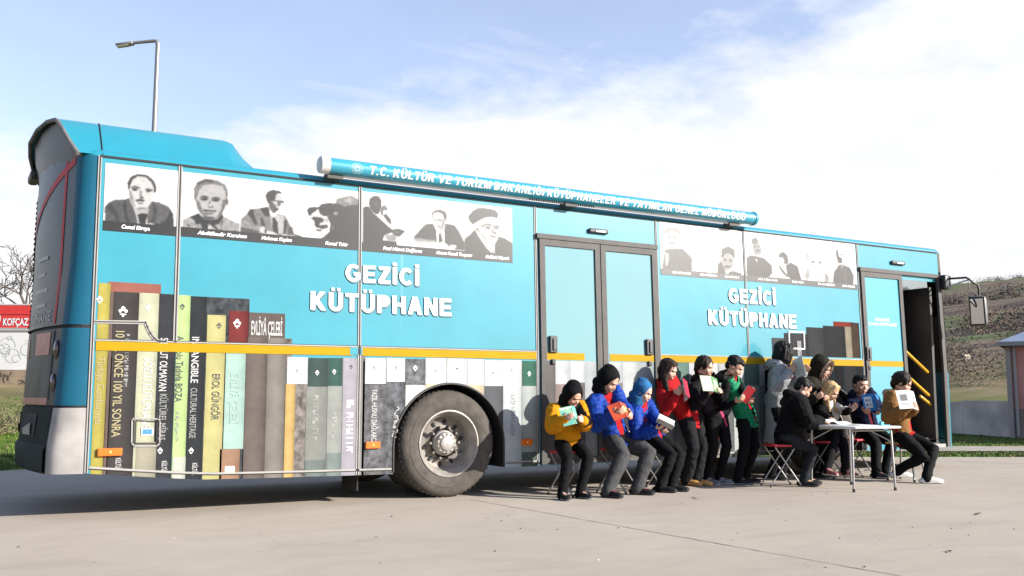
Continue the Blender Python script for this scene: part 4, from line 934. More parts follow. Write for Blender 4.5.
def fingers(b, W, d, n, k, m, mirror, curl=.55):
    """palm, four bent fingers of unequal length and a thumb; d finger direction, n palm normal"""
    s = d.cross(n).normalized()*(1 if mirror else -1)       # towards the thumb
    pl = .088*k
    b.tube([W-d*.015*k, W+d*.02*k, W+d*.06*k, W+d*pl], [(.026*k, .020*k), (.034*k, .019*k), (.041*k, .016*k), (.040*k, .013*k)], m, n=10, ref=s, dome=True)
    for i, (o, L) in enumerate(((.030, .074), (.010, .082), (-.010, .076), (-.029, .060))):
        p = W+d*(pl-.012*k)+s*o*k; q = [p]; dd = d.copy(); L *= k
        for f, c in ((.42, curl*.6), (.32, curl*1.1), (.26, curl*.8)):
            dd = (dd*math.cos(c)+n*math.sin(c)).normalized(); q.append(q[-1]+dd*L*f)
        b.tube(q, [.0098*k, .0092*k, .0086*k, .0074*k], m, n=8, dome=True)
    p = W+d*.022*k+s*.026*k; t1 = (d*.55+s*.75+n*.25).normalized(); t2 = (d*.8+s*.2+n*.5).normalized()
    b.tube([p, p+t1*.036*k, p+t1*.036*k+t2*.028*k], [.0135*k, .0115*k, .0085*k], m, n=8, dome=True)

def person(label, P, Hd, H, fwd, hands, feet, toe=None, face=(20, 0), skin_t='mid', wear=None, group=None, palm='up', knee_out=.25, k_head=1., hand_dir=None, lower=None, twist=0, bulk=0):
    """P hip centre, Hd head centre, hands/feet wrist and ankle points; fwd heading in degrees from -Y towards +X"""
    S = {}
    f = Vector((math.sin(R(fwd)), -math.cos(R(fwd)), 0)); up = Vector((0, 0, 1)); l = up.cross(f)
    tf_ = Vector((math.sin(R(fwd+twist)), -math.cos(R(fwd+twist)), 0)); tl = up.cross(tf_)
    org = Vector((P.x, P.y, 0)); sm_ = skin(skin_t)
    hh = H/6.35*k_head
    hy = R(fwd+twist+face[1]); hf0 = Vector((math.sin(hy), -math.cos(hy), 0)); pt = R(face[0])
    hf = hf0*math.cos(pt)-up*math.sin(pt); hl = up.cross(hf0); hu = hf.cross(hl)*1.0
    hu = hl.cross(hf)*-1 if hl.cross(hf).z < 0 else hl.cross(hf)
    hu.normalize()
    HR = Matrix((hl, hf, hu)).transposed()                    # head local x left, y forward, z up
    def hp_(x, y, z): return Hd+HR @ Vector((x*hh, y*hh, z*hh))
    N = Hd-hu*hh*.50-hf*hh*.12; N = N-(N-P).normalized()*hh*.10   # base of the neck
    u = (N-P).normalized(); tb = tl.cross(u).normalized()*1.0    # chest forward
    cf = tf_-u*tf_.dot(u); cf.normalize(); cl = u.cross(cf)*-1.0
    cl = tl.copy(); cl = (cl-u*cl.dot(u)).normalized(); cf = cl.cross(u)
    T = (N-P).length
    C = P+u*T*.90
    sw = H*.112
    SH = {1: C+cl*sw-u*.01*H, -1: C-cl*sw-u*.01*H}
    HIP = {1: P+l*H*.056, -1: P-l*H*.056}
    ua, fa = H*.178, H*.150; th, sh = H*.232, H*.250
    EL = {}; WR = {}; KN = {}; AN = {}
    for s in (1, -1):
        EL[s], WR[s] = ik(SH[s], hands[s], ua, fa, (-up*1.0+cl*s*.55-cf*.35))
        KN[s], AN[s] = ik(HIP[s], feet[s], th, sh, (f+l*s*knee_out+up*.15))
    S.update(P=P, u=u, cf=cf, cl=cl, N=N, T=T, SH=SH, EL=EL, WR=WR, HIP=HIP, KN=KN, AN=AN, HR=HR, Hd=Hd, hh=hh, H=H, f=f, l=l, org=org, C=C, hp=hp_)
    toes = {}
    for s in (1, -1):
        a = R(fwd+(toe[s] if toe else s*10)); toes[s] = Vector((math.sin(a), -math.cos(a), 0))
    S['toes'] = toes
    # ---- body, one continuous surface
    b = MB(); g = H/1.45
    b.tube([P-u*.03*g, P+u*.02, P+u*T*.30, P+u*T*.55, P+u*T*.80, P+u*T*.93, N], [(.095*g, .066*g), (.105*g, .072*g), (.088*g, .062*g), (.096*g, .066*g), (.105*g, .066*g), (.078*g, .054*g), (.042*g, .042*g)], sm_, n=16, ref=cl, dome=True)
    b.tube([N-u*.03, N+(Hd-N)*.4, Hd-hu*hh*.15-hf*hh*.08], [.042*g, .036*g, .040*g], sm_, n=12)
    for s in (1, -1):
        b.tube([C+cl*s*.04, SH[s], SH[s]+(EL[s]-SH[s])*.4, EL[s], EL[s]+(WR[s]-EL[s])*.35, WR[s]], [.045*g, .040*g, .036*g, .029*g, .030*g, .020*g], sm_, n=10, dome=True)
        b.tube([HIP[s], HIP[s]+(KN[s]-HIP[s])*.4, KN[s], KN[s]+(AN[s]-KN[s])*.3, AN[s]], [.060*g, .054*g, .040*g, .040*g, .026*g], sm_, n=12, dome=True)
        b.tube([AN[s], AN[s]-up*.03*g+toes[s]*.06*g, AN[s]-up*.045*g+toes[s]*.13*g], [.03*g, .03*g, .02*g], sm_, n=8, dome=True)
        hd_ = hand_dir[s] if hand_dir and hand_dir.get(s) else (WR[s]-EL[s]).normalized()
        hd_ = nrm(hd_)
        pn = {'up': up*.9-cl*s*.5+cf*-.1, 'in': -cl*s+up*.25, 'down': -up+cf*.1}[palm if isinstance(palm, str) else palm[s]]
        pn = pn-hd_*pn.dot(hd_); pn.normalize()
        sv = hd_.cross(pn).normalized()
        thumb_to = (up*.6-cl*s*.5) if (palm if isinstance(palm, str) else palm[s]) != 'up' else (cl*s*1.0)
        fingers(b, WR[s], hd_, pn, H/1.62, sm_, sv.dot(thumb_to) > 0)
        S['tip%d' % s] = WR[s]+hd_*.08*g
    # head
    def he(c, r, n1=14, n2=9): b.ell(hp_(*c), [q*hh for q in r], sm_, rot=HR, nu=n1, nv=n2)
    he((0, -.07, .11), (.365, .43, .385), 20, 12); he((0, .08, -.12), (.30, .32, .33), 18, 11); he((0, .21, -.385), (.135, .13, .10)); he((0, .395, -.075), (.045, .060, .11)); he((0, .415, -.13), (.058, .050, .044))
    for s in (1, -1):
        he((s*.375, -.04, -.03), (.035, .075, .125)); he((s*.17, .245, -.12), (.12, .11, .12)); he((s*.24, .0, -.27), (.08, .2, .12))
    he((0, .315, .125), (.22, .07, .055)); he((0, .385, -.255), (.10, .045, .035)); he((0, .375, -.305), (.085, .05, .03))
    me = remesh(b, .0055, 3)
    P_ = fcen(me); q = (P_-np.array(Hd))@np.array(HR)/hh
    mi = np.zeros(len(P_), 'i'); fr = q[:, 1] > .15
    ex = np.abs(np.abs(q[:, 0])-.155)
    mi[fr & (ex < .055) & (np.abs(q[:, 2]-.035) < .017)] = 2
    mi[fr & (ex < .085) & (np.abs(q[:, 2]-.125) < .014)] = 3
    mi[fr & (np.abs(q[:, 0]) < .105) & (np.abs(q[:, 2]+.275) < .036) & (q[:, 1] > .3)] = 1
    for m in (sm_, lips_m, eye_m, brow_m): me.materials.append(m)
    me.polygons.foreach_set('material_index', mi)
    vset(me, vcos(me)-np.array(org))
    o = link('person', me, None, org); tag(o, label, 'person', group)
    for w in (wear or []): w(S, o)
    return o, S

def fin(S, o, name, me, mats, mi=None):
    for m in mats: me.materials.append(m)
    if mi is not None: me.polygons.foreach_set('material_index', mi.astype('i'))
    vset(me, vcos(me)-np.array(S['org'])); return link(name, me, o)

def seg_param(Pt, a, b_):
    a = np.array(a); d = np.array(b_)-a; L2 = d@d; t = np.clip(((Pt-a)@d)/L2, -.3, 1.2); dist = np.linalg.norm(Pt-a-t[:, None]*d, axis=1); return t*math.sqrt(L2), dist

def folds(me, S, amp=.006, scale=11, puff=0., pitch=.062, seed=0.):
    V = vcos(me); Nn = vnor(me); a_ = 1-2*np.abs(nz(V, scale, seed, (1, 1, 1.5))); d = (a_*.8-.2+nz(V, scale*2.6, seed+9)*.5)*amp
    if puff:
        segs = [(S['P'], S['N']), (S['SH'][1], S['EL'][1]), (S['EL'][1], S['WR'][1]), (S['SH'][-1], S['EL'][-1]), (S['EL'][-1], S['WR'][-1])]
        T_ = []; D_ = []
        for k, (a, b_) in enumerate(segs):
            t, ds = seg_param(V, a, b_); T_.append(t); D_.append(ds-(.07 if k == 0 else 0))
        k = np.argmin(np.array(D_), 0); t = np.array(T_)[k, np.arange(len(V))]
        d += puff*(np.abs(np.sin(math.pi*t/pitch))**.55-.75)
    vset(me, V+Nn*d[:, None])

def jacket(name, m, hem=.10, fat=1.0, sleeve=1.0, opening=0., puff=0., pitch=.062, collar=.0, seed=0., region=None, mats2=(), sleeves=True, cuff=True, skirt=1.0, amp=.007, bulk=.0):
    def fn(S, o):
        g = S['H']/1.45; P, u, T, cl, cf, N = (S[k] for k in ('P', 'u', 'T', 'cl', 'cf', 'N'))
        b = MB(); q = .026*fat*g+bulk
        hemv = hem*g; seated = S['KN'][1].z > P.z*.62
        down = (-u*.55+S['f']*.55) if seated else Vector((0, 0, -1))
        b.tube([P+down*hemv, P+down*hemv*.5, P+u*.02, P+u*T*.30, P+u*T*.55, P+u*T*.78, P+u*T*.92, N+u*(.012+collar)],
               [(.126*g*skirt+q, .088*g*skirt+q), (.124*g+q, .086*g+q), (.116*g+q, .080*g+q), (.106*g+q, .074*g+q), (.114*g+q, .078*g+q), (.120*g+q, .078*g+q), (.094*g+q, .064*g+q), (.052*g+q*.6, .052*g+q*.6)], m, n=20, ref=cl)
        if sleeves:
            for s in (1, -1):
                SH, EL, WR = S['SH'][s], S['EL'][s], S['WR'][s]; r = sleeve*fat
                b.tube([S['C']+cl*s*.05*g, SH, SH+(EL-SH)*.45, EL, EL+(WR-EL)*.5, EL+(WR-EL)*.97], [(.062*g*r+bulk)]+[(x*g*r+bulk) for x in (.070, .066, .060, .056, .041)], m, n=12, dome=True)
        me = remesh(b, .0085, 3); folds(me, S, amp*1.25, 9, puff*1.25, pitch, seed)
        C = fcen(me)
        rel = C-np.array(P); al = rel@np.array(u); la = rel@np.array(cl); fo = rel@np.array(cf)
        if opening:
            tors = (np.abs(la) < opening*g*(.55+.45*np.clip(al/T, 0, 1))) & (fo > .03) & (al < T*1.02)
            for s in (1, -1):
                t, ds = seg_param(C, S['EL'][s], S['WR'][s]); tors &= ds > .088*g
                t, ds = seg_param(C, S['SH'][s], S['EL'][s]); tors &= ds > .085*g
            me = cut(me, ~tors); C = fcen(me); rel = C-np.array(P); al = rel@np.array(u); la = rel@np.array(cl); fo = rel@np.array(cf)
        mi = None
        if region:
            arm = np.ones(len(C))*9
            for s in (1, -1):
                for a, c in ((S['SH'][s], S['EL'][s]), (S['EL'][s], S['WR'][s])): arm = np.minimum(arm, seg_param(C, a, c)[1])
            mi = region(al/T, la/g, fo/g, arm/g, C)
        return fin(S, o, name, me, [m]+list(mats2), mi)
    return fn
def shirt(name, m, hem=.03, fat=.55, seed=3., sleeves=False):
    return jacket(name, m, hem=hem, fat=fat, seed=seed, sleeves=sleeves, amp=.005, sleeve=.8)

def trousers(m, fat=1.0, seed=1., name='trousers', amp=.007, cuff=1.):
    def fn(S, o):
        g = S['H']/1.45; b = MB(); P, u = S['P'], S['u']; q = .010*fat*g
        b.tube([P+u*.09*g, P+u*.02*g, P-u*.05*g], [(.112*g+q, .084*g+q), (.120*g+q, .092*g+q), (.098*g+q, .085*g+q)], m, n=18, ref=S['cl'], dome=True)
        for s in (1, -1):
            H_, K, A = S['HIP'][s], S['KN'][s], S['AN'][s]
            b.tube([H_, H_+(K-H_)*.35, H_+(K-H_)*.75, K, K+(A-K)*.3, K+(A-K)*.7, A-Vector((0, 0, .022*g))], [.080*g*fat, .078*g*fat, .066*g*fat, .060*g*fat, .058*g*fat, .050*g*fat*cuff, .053*g*fat*cuff], m, n=14, dome=True)
        me = remesh(b, .008, 3); folds(me, S, amp*.9, 8, 0, 1, seed); return fin(S, o, name, me, [m])
    return fn

def shoes(m, sole, high=False, k=1., lace=None):
    def fn(S, o):
        g = S['H']/1.45*k; up = Vector((0, 0, 1))
        for s in (1, -1):
            A, t = S['AN'][s], S['toes'][s]; sd_ = up.cross(t); b = MB(); lift = A.z-.062*g*1.2
            G0 = Vector((A.x, A.y, max(0, A.z-.075*g)))
            def p(f_, z): return G0+t*f_*g+up*z*g
            b.tube([p(-.055, .028), p(-.02, .034), p(.05, .034), p(.11, .030), p(.155, .024)], [(.033*g, .028*g), (.037*g, .033*g), (.040*g, .033*g), (.042*g, .029*g), (.034*g, .022*g)], m, n=14, ref=sd_, dome=True)
            b.tube([p(-.05, .010), p(.0, .011), p(.06, .011), p(.12, .011), p(.160, .012)], [(.036*g, .010*g), (.039*g, .011*g), (.041*g, .011*g), (.045*g, .011*g), (.036*g, .011*g)], m, n=12, ref=sd_, dome=True)
            b.tube([p(.045, .045), p(.005, .068), A+(S['KN'][s]-A).normalized()*(.06 if high else .012)*g], [(.036*g, .030*g), (.040*g, .040*g), (.046*g if high else .038*g)], m, n=12, ref=sd_, dome=True)
            me = remesh(b, .006, 3); V = fcen(me); rel = (V-np.array(G0))
            mi = (rel[:, 2] < .017*g).astype('i'); ms = [m, sole]
            if lace:
                ft = rel@np.array(t); la = np.abs(rel@np.array(sd_)); mi[(ft > .03*g) & (ft < .11*g) & (la < .016*g) & (rel[:, 2] > .045*g)] = 2; ms.append(lace)
            fin(S, o, 'shoe', me, ms, mi)
    return fn

def hair(m, style='short', seed=0.):
    def fn(S, o):
        b = MB(); hh, HR, hp_ = S['hh'], S['HR'], S['hp']
        def he(c, r): b.ell(hp_(*c), [q*hh for q in r], m, rot=HR, nu=18, nv=11)
        if style == 'short':
            he((0, -.125, .185), (.385, .43, .37)); he((0, .02, .36), (.30, .34, .16)); he((0, -.28, -.06), (.30, .24, .26))
            for s in (1, -1): he((s*.33, -.10, .12), (.065, .20, .17))
        else:
            he((0, -.11, .16), (.405, .445, .40)); he((0, -.28, -.10), (.34, .24, .34))
            for s in (1, -1): he((s*.34, -.02, .10), (.085, .24, .26))
            if style == 'bob':
                for s in (1, -1): b.tube([hp_(s*.30, .02, .3), hp_(s*.40, -.02, 0), hp_(s*.39, -.02, -.35), hp_(s*.34, 0, -.55)], [(.09*hh, .2*hh), (.11*hh, .28*hh), (.12*hh, .27*hh), (.07*hh, .2*hh)], m, n=12, ref=HR.col[0], dome=True)
                b.tube([hp_(0, -.35, .1), hp_(0, -.36, -.3), hp_(0, -.30, -.55)], [(.36*hh, .16*hh), (.36*hh, .14*hh), (.30*hh, .1*hh)], m, n=14, ref=HR.col[0], dome=True)
                b.tube([hp_(-.27, .20, .30), hp_(0, .29, .36), hp_(.27, .20, .30)], [(.09*hh, .07*hh)]*3, m, n=10, dome=True)
            if style == 'long':
                d = Vector((0, 0, -1))
                for s in (1, -1):
                    a = hp_(s*.36, .02, .10); e = hp_(s*.40, .02, -.25); b.tube([hp_(s*.22, .12, .42), a, e, e+d*hh*.45+Vector(S['cf'])*.02, e+d*hh*.85+Vector(S['cf'])*.05], [(.10*hh, .12*hh), (.10*hh, .22*hh), (.11*hh, .20*hh), (.10*hh, .15*hh), (.05*hh, .08*hh)], m, n=12, ref=HR.col[0], dome=True)
                a = hp_(0, -.36, -.1); b.tube([hp_(0, -.3, .2), a, a+d*hh*.5, a+d*hh*.95], [(.36*hh, .16*hh), (.36*hh, .14*hh), (.32*hh, .12*hh), (.2*hh, .07*hh)], m, n=14, ref=HR.col[0], dome=True)
            if style == 'tied':
                a = hp_(0, -.50, .05); b.tube([hp_(0, -.40, .10), a, a+Vector((0, 0, -1))*hh*.35, a+Vector((0, 0, -1))*hh*.8], [.13*hh, .11*hh, .12*hh, .05*hh], m, n=10, dome=True)
        me = remesh(b, .0065, 2)
        V = vcos(me); q = (V-np.array(S['Hd']))@np.array(HR)/hh; Nn = vnor(me)
        st = nz(q*np.array([1, 1, .16]), 15, seed)*.0065+nz(q*np.array([1, 1, .3]), 6, seed+4)*.006
        vset(me, V+Nn*(st*hh/.2)[:, None]); return fin(S, o, 'hair', me, [m])
    return fn

def hood(m, m_in, name='hood', tight=1.0, fur=None, peak=0., open_=.62, seed=0., beanie=False):
    def fn(S, o):
        b = MB(); hh, HR, hp_ = S['hh'], S['HR'], S['hp']; k = tight
        def he(c, r): b.ell(hp_(*c), [q*hh*k for q in r], m, rot=HR, nu=20, nv=13)
        if beanie:
            he((0, -.10, .20), (.42, .48, .42)); he((0, -.12, .42), (.30, .34, .28))
            b.tube([hp_(.40*math.cos(t), -.10+.46*math.sin(t), .16+.06*math.sin(t)) for t in np.linspace(0, 2*math.pi, 17)], .05*hh, m, n=8)
        else:
            he((0, -.12, .10), (.50, .54, .52)); he((0, -.22, .36+peak), (.34, .40, .30)); he((0, -.2, -.35), (.46, .42, .3))
            b.tube([hp_(0, -.15, -.2), S['N']-S['u']*.02-S['cf']*.01], [(.46*hh, .44*hh), (.5*hh, .40*hh)], m, n=16, ref=S['cl'])
        me = remesh(b, .008, 4)
        V = vcos(me); Nn = vnor(me); vset(me, V+Nn*(nz(V, 13, seed)*.006)[:, None])
        q = (fcen(me)-np.array(S['Hd']))@np.array(HR)/hh
        if beanie:
            me = cut(me, ~((q[:, 1] > -.2) & (q[:, 2] < .16) | (q[:, 2] < -.05)))
        else:
            r2 = (q[:, 0]/.36)**2+((q[:, 2]+.02)/.46)**2
            me = cut(me, ~((q[:, 1] > .12) & (r2 < 1)))
            me = thicken(me, .010)
        ob = fin(S, o, name, me, [m])
        if fur:
            fb = MB(); rr = random.Random(5)
            for j in range(2600):
                t = rr.uniform(0, 2*math.pi); c = Vector(hp_(.40*math.cos(t), .24+rr.uniform(-.06, .10), -.02+.50*math.sin(t)))
                d = HR @ Vector((math.cos(t)*rr.uniform(-.1, 1), rr.uniform(-.2, 1.), math.sin(t)*rr.uniform(-.1, 1))); d.normalize(); L = rr.uniform(.07, .17)*hh; a = d.orthogonal().normalized(); a.rotate(Matrix.Rotation(rr.uniform(0, 6), 3, d)); w = .012*hh*1.6
                fb.add([c-a*w-S['org'], c+a*w-S['org'], c+d*L-S['org']], [(0, 1, 2)], fur)
            ring_ = MB(); ring_.tube([Vector(hp_(.41*math.cos(t), .23, -.02+.50*math.sin(t)))-S['org'] for t in np.linspace(0, 2*math.pi, 25)], .075*hh, fur, n=8)
            fb.add(ring_.v, ring_.f, fur); fb.build('fur_trim', ob, fix=False)
        return ob
    return fn
def hood_down(m, name='hood', r=1.):
    def fn(S, o):
        b = MB(); N, cl, cf, u = S['N'], S['cl'], S['cf'], S['u']; g = S['H']/1.45*r
        b.tube([N+cf*.055*g+cl*.05*g-u*.02*g, N+cl*.085*g-cf*.01*g+u*.01*g, N-cf*.085*g+cl*.05*g, N-cf*.10*g, N-cf*.085*g-cl*.05*g, N-cl*.085*g-cf*.01*g+u*.01*g, N+cf*.055*g-cl*.05*g-u*.02*g], [.022*g, .036*g, .05*g, .055*g, .05*g, .036*g, .022*g], m, n=12, dome=True)
        me = remesh(b, .008, 3); folds(me, S, .006, 16, seed=4); return fin(S, o, name, me, [m])
    return fn

# ---- books
def book(label, c, a, n, w, h, cov, name='open_book', group='books held by the readers', ang=28, pages=.010, decor=None, cat='book', inner=None, lens=None):
    """c spine middle, a page-up direction, n direction the pages face; w one leaf's width"""
    a = nrm(a); n = Vector(n); n = nrm(n-a*n.dot(a)); r = a.cross(n)
    o = empty(name, c); tag(o, label, cat, group)
    cv = MB(); pg = MB(); pm = inner or mat('book_pages', (.74, .72, .66), rough=.8, var=.05, scale=40)
    for s in (1, -1):
        g = ang if not isinstance(ang, tuple) else ang[0 if s > 0 else 1]
        d = (r*s*math.cos(R(g))+n*math.sin(R(g))).normalized(); nn = (n*math.cos(R(g))-r*s*math.sin(R(g))).normalized()
        rot = Matrix((d, a, nn)).transposed()
        cv.box(d*w/2, (w, h, .004), cov, rot=rot)
        pg.box(d*(w/2-.001)+nn*(.002+pages/2), (w-.008, h-.010, pages), pm, rot=rot)
        # a raised leaf and lines of print
        for k in range(7): pg.box(d*(w*.5)+nn*(.0026+pages)+a*(h*.34-h*.11*k), (w*.74, h*.018, .0006), mat('print_lines', (.35, .34, .33), rough=.8), rot=rot)
        if decor and decor.get(s):
            for (x, y, ww, hh_, m) in decor[s]: cv.box(d*(w*x)+a*(h*y)-nn*.0025, (w*ww, h*hh_, .001), m, rot=rot)
    cv.box(-n*.001, (.010, h, .006), cov, rot=Matrix((r, a, n)).transposed())
    cv.build('cover', o); pg.build('pages', o)
    return o
# ------------------------------------------------------------------ furniture
steel = mat('stool_steel', (.42, .41, .40), rough=.35, metal=.7); red_s = mat('red_stool_cloth', (.50, .025, .03), rough=.6, var=.1); wood_s = mat('orange_wood_seat', (.55, .27, .08), rough=.45, var=.2, scale=7, stretch=(1, 6, 1))
def spot(px, Y): q = at(px, 435, Y); return (q.x, q.y)
def foot(px, Y, z=.07):
    lo, hi = 440., 570.
    for _ in range(40):
        m_ = (lo+hi)/2; lo, hi = (m_, hi) if gnd(px, m_).y > Y else (lo, m_)
    q = gnd(px, lo); return Vector((q.x, q.y+.05, z))
def folding_stool(label, x, y, rz, h=.47, seatm=None, w=.30):
    t = empty('folding_stool', (x, y, 0), R(rz)); tag(t, label, 'stool', 'folding stools')
    s = MB(); s.box((0, 0, h-.012), (w, w*.95, .028), seatm or red_s, bev=.012); s.build('seat', t, smooth=60)
    for sy in (-1, 1):
        q = w*.5-.02
        for sx in (-1, 1):
            l = MB(); off = .012*sy
            l.tube([(sx*(q-.012*(sy > 0)), -sy*.13, h-.03), (sx*(q-.012*(sy > 0)), sy*.19, .012)], .009, steel, n=8); o = l.build('leg', t, smooth=60)
            c = MB(); c.tube([(sx*(q-.012*(sy > 0)), sy*.187, .024), (sx*(q-.012*(sy > 0)), sy*.193, .0)], .013, rubber_k, n=8); c.build('rubber_foot', o)
        k = MB(); k.tube([(-q, sy*.15, .08), (q, sy*.15, .08)], .008, steel, n=8); k.build('crossbar', t, smooth=60)
    return t
folding_stool('red topped folding stool under the child in the yellow and black jacket', *spot(568, -.42), 12, .47)
folding_stool('red topped folding stool under the child in grey trousers and blue puffer jacket', *spot(617, -.43), 20, .48)
folding_stool('red topped folding stool under the child in the blue knitted hood', *spot(654, -.38), 18, .47)
folding_stool('red topped folding stool at the table end under the child in the black puffer coat', 7.40, -.84, 72, .485)
folding_stool('red topped folding stool behind the table under the fair haired child', 8.70, -.36, 10, .47)
folding_stool('red topped folding stool under the child holding the blue book', 9.30, -.32, 8, .48)
t = empty('wooden_stool', (9.28, -1.13, 0), R(14)); tag(t, 'orange wooden seated stool with bent steel legs under the reader in the tan jacket', 'stool')
s = MB(); s.box((0, 0, .462), (.38, .36, .022), wood_s, bev=.008); s.build('seat', t)
for sx in (-1, 1):
    for sy in (-1, 1):
        l = MB(); l.tube([(sx*.13, sy*.12, .452), (sx*.13, sy*.125, .30), (sx*.15, sy*.14, .17), (sx*.18, sy*.165, .01)], .012, steel, n=8); o = l.build('leg', t, smooth=60)
        c = MB(); c.tube([(sx*.179, sy*.164, .03), (sx*.181, sy*.166, 0)], .015, rubber_k, n=8); c.build('rubber_foot', o)
l = MB()
for sx in (-1, 1): l.tube([(sx*.145, -.135, .2), (sx*.145, .135, .2)], .008, steel, n=8)
l.build('crossbar', t)

TZ = .715
table = empty('folding_table', (7.90, -1.45, 0), R(-10)); tag(table, 'white folding table with thin steel legs and papers on it', 'table')
tt = MB(); tt.box((0, 0, TZ-.014), (.64, .92, .028), mat('white_table_top', (.74, .73, .70), rough=.4, var=.04), bev=.012); tt.build('table_top', table, smooth=60)
for sx in (-1, 1):
    for sy in (-1, 1):
        l = MB(); l.tube([(sx*.25, sy*.335, TZ-.03), (sx*.27, sy*.345, TZ-.06), (sx*.285, sy*.36, .02)], .0125, steel, n=10); o = l.build('leg', table, smooth=60)
        c = MB(); c.tube([(sx*.285, sy*.359, .035), (sx*.285, sy*.361, 0)], .016, rubber_k, n=8); c.build('rubber_foot', o)
for sy in (-1, 1):
    l = MB(); l.tube([(-.26, sy*.345, TZ-.05), (.26, sy*.345, TZ-.05)], .009, steel, n=8)
    for sx in (-1, 1): l.tube([(sx*.275, sy*.352, TZ-.18), (sx*.06, sy*.18, TZ-.03)], .006, steel, n=6)
    l.build('brace', table)
paper_m = mat('white_paper', (.80, .80, .78), rough=.8)
def paper(label, x, y, rz, w=.21, h=.29, curl=.006, z=TZ+.001):
    b = MB(); n = 8; v = []
    for j in range(n+1):
        t_ = j/n; zz = curl*math.sin(t_*math.pi*1.3)**2+.02*max(0, t_-.8)*5*curl/.006*.3
        for sx in (-1, 1): v.append((sx*w/2, (t_-.5)*h, zz))
    b.add(v, [(2*k, 2*k+1, 2*k+3, 2*k+2) for k in range(n)], paper_m)
    for k in range(8):
        b.add([(-w*.4, h*.4-k*.03, curl+.010), (w*(.1+.3*random.random()), h*.4-k*.03, curl+.010), (w*.3, h*.4-k*.03-.004, curl+.010), (-w*.4, h*.4-k*.03-.004, curl+.010)], [(0, 1, 2, 3)], mat('print_lines', (.35, .34, .33)))
    o = b.build('paper', None, fix=False, loc=(x, y, z)); o.rotation_euler = (0, 0, R(rz)); tag(o, label, 'paper', 'papers on the table'); return o
paper('white sheet lying in front of the child in the black puffer coat', 7.80, -1.12, 70)
paper('white sheet lying flat on the middle of the table', 7.95, -1.45, 20)
paper('white sheet with a lifted corner near the fair haired child', 8.09, -1.10, -5, curl=.03)
pn = MB(); pn.tube([(0, 0, 0), (.12, .04, .035)], .004, label_blue, n=6); pn.tube([(.12, .04, .035), (.13, .0433, .038)], .002, ink, n=6); o = pn.build('pen', None, loc=(7.78, -1.06, TZ+.012)); tag(o, 'thin blue pen in the hand of the child writing at the table', 'pen')
rb = MB(); rb.box((0, 0, .02), (.05, .035, .04), mat('turquoise_plastic', (.05, .42, .50), rough=.4), bev=.006); rb.box((0, 0, .043), (.03, .02, .006), black_p); o = rb.build('eraser', None, loc=(8.1, -1.72, TZ)); tag(o, 'small turquoise eraser standing on the white table', 'eraser')

# ------------------------------------------------------------------ the readers
def hipat(px, Y, z, py=435):
    p = at(px, py, Y); return Vector((p.x, p.y, z))
def ank(px, py, dy=.03, z=.07):
    p = gnd(px, py); return Vector((p.x, p.y+dy, z))
SEAT = 'children reading on stools'; STAND = 'children reading against the bus'
blk = cloth('black_trouser_cloth', (.0065, .0065, .0075)); blk2 = cloth('charcoal_trouser_cloth', (.015, .015, .017)); gry = cloth('grey_sweat_cloth', (.075, .075, .076), var=.18)
shoe_k = mat('black_shoe', (.012, .012, .013), rough=.6, var=.2, spec=.2); sole_k = mat('dark_sole', (.04, .038, .036), rough=.8); sole_w = mat('pale_sole', (.6, .58, .55), rough=.7)
red_j = cloth('red_jersey', (.46, .012, .015), var=.1); bru = mat('dark_brown_hair', (.022, .013, .010), rough=.6, var=.3, scale=40, spec=.15); blkh = mat('black_hair', (.009, .008, .008), rough=.6, var=.3, scale=40, spec=.15)
yel = cloth('yellow_jacket_cloth', (.70, .29, .007), var=.07); blj = cloth('black_jacket_cloth', (.0045, .0045, .0055)); blue_p = cloth('royal_blue_puffer', (.008, .050, .33), var=.14, rough=.55); blue_k = cloth('blue_knit', (.03, .15, .34), var=.2, bump=.6)
# a: yellow and black hooded jacket
def reg_a(al, la, fo, arm, C): return ((al > .60) & (np.abs(la) < .13) & (arm > .058)).astype('i')
person('child in a yellow jacket with black shoulders and hood, sitting nearest the rear wheel', hipat(568, -.42, .55), at(573, 396, -.58), 1.42, -4, {-1: at(564, 420, -.82), 1: at(583, 421, -.82)}, {-1: foot(565, -.78), 1: foot(583, -.76)}, toe={1: 14, -1: -6}, face=(40, 14), skin_t='mid', group=SEAT, palm='in', knee_out=.15,
       wear=[trousers(blk, 1.05, 1), jacket('jacket', yel, hem=.12, fat=1.25, sleeve=1.12, puff=.003, pitch=.11, seed=2, region=reg_a, mats2=(blj,)), hood(blj, blj, tight=1.0, peak=.04, seed=3), shoes(shoe_k, mat('grey_sole', (.3, .3, .3), rough=.8), high=True, lace=mat('grey_lace', (.25, .25, .25), rough=.8))])
cA = srgb(40, 150, 150)
book('small teal covered book held by the child in the yellow jacket', (at(564, 419, -.86)+at(583, 420, -.86))/2+Vector((0, 0, .05)), (-.15, .25, .95), (-.25, .9, .25), .135, .19, mat('teal_book_cover', cA, rough=.6, spec=.2, col2=srgb(150, 190, 150), scale=9), decor={1: [(.5, .42, .9, .06, paper_m)], -1: [(.5, -.1, .6, .3, mat('pale_green_print', srgb(150, 200, 170), rough=.4))]})
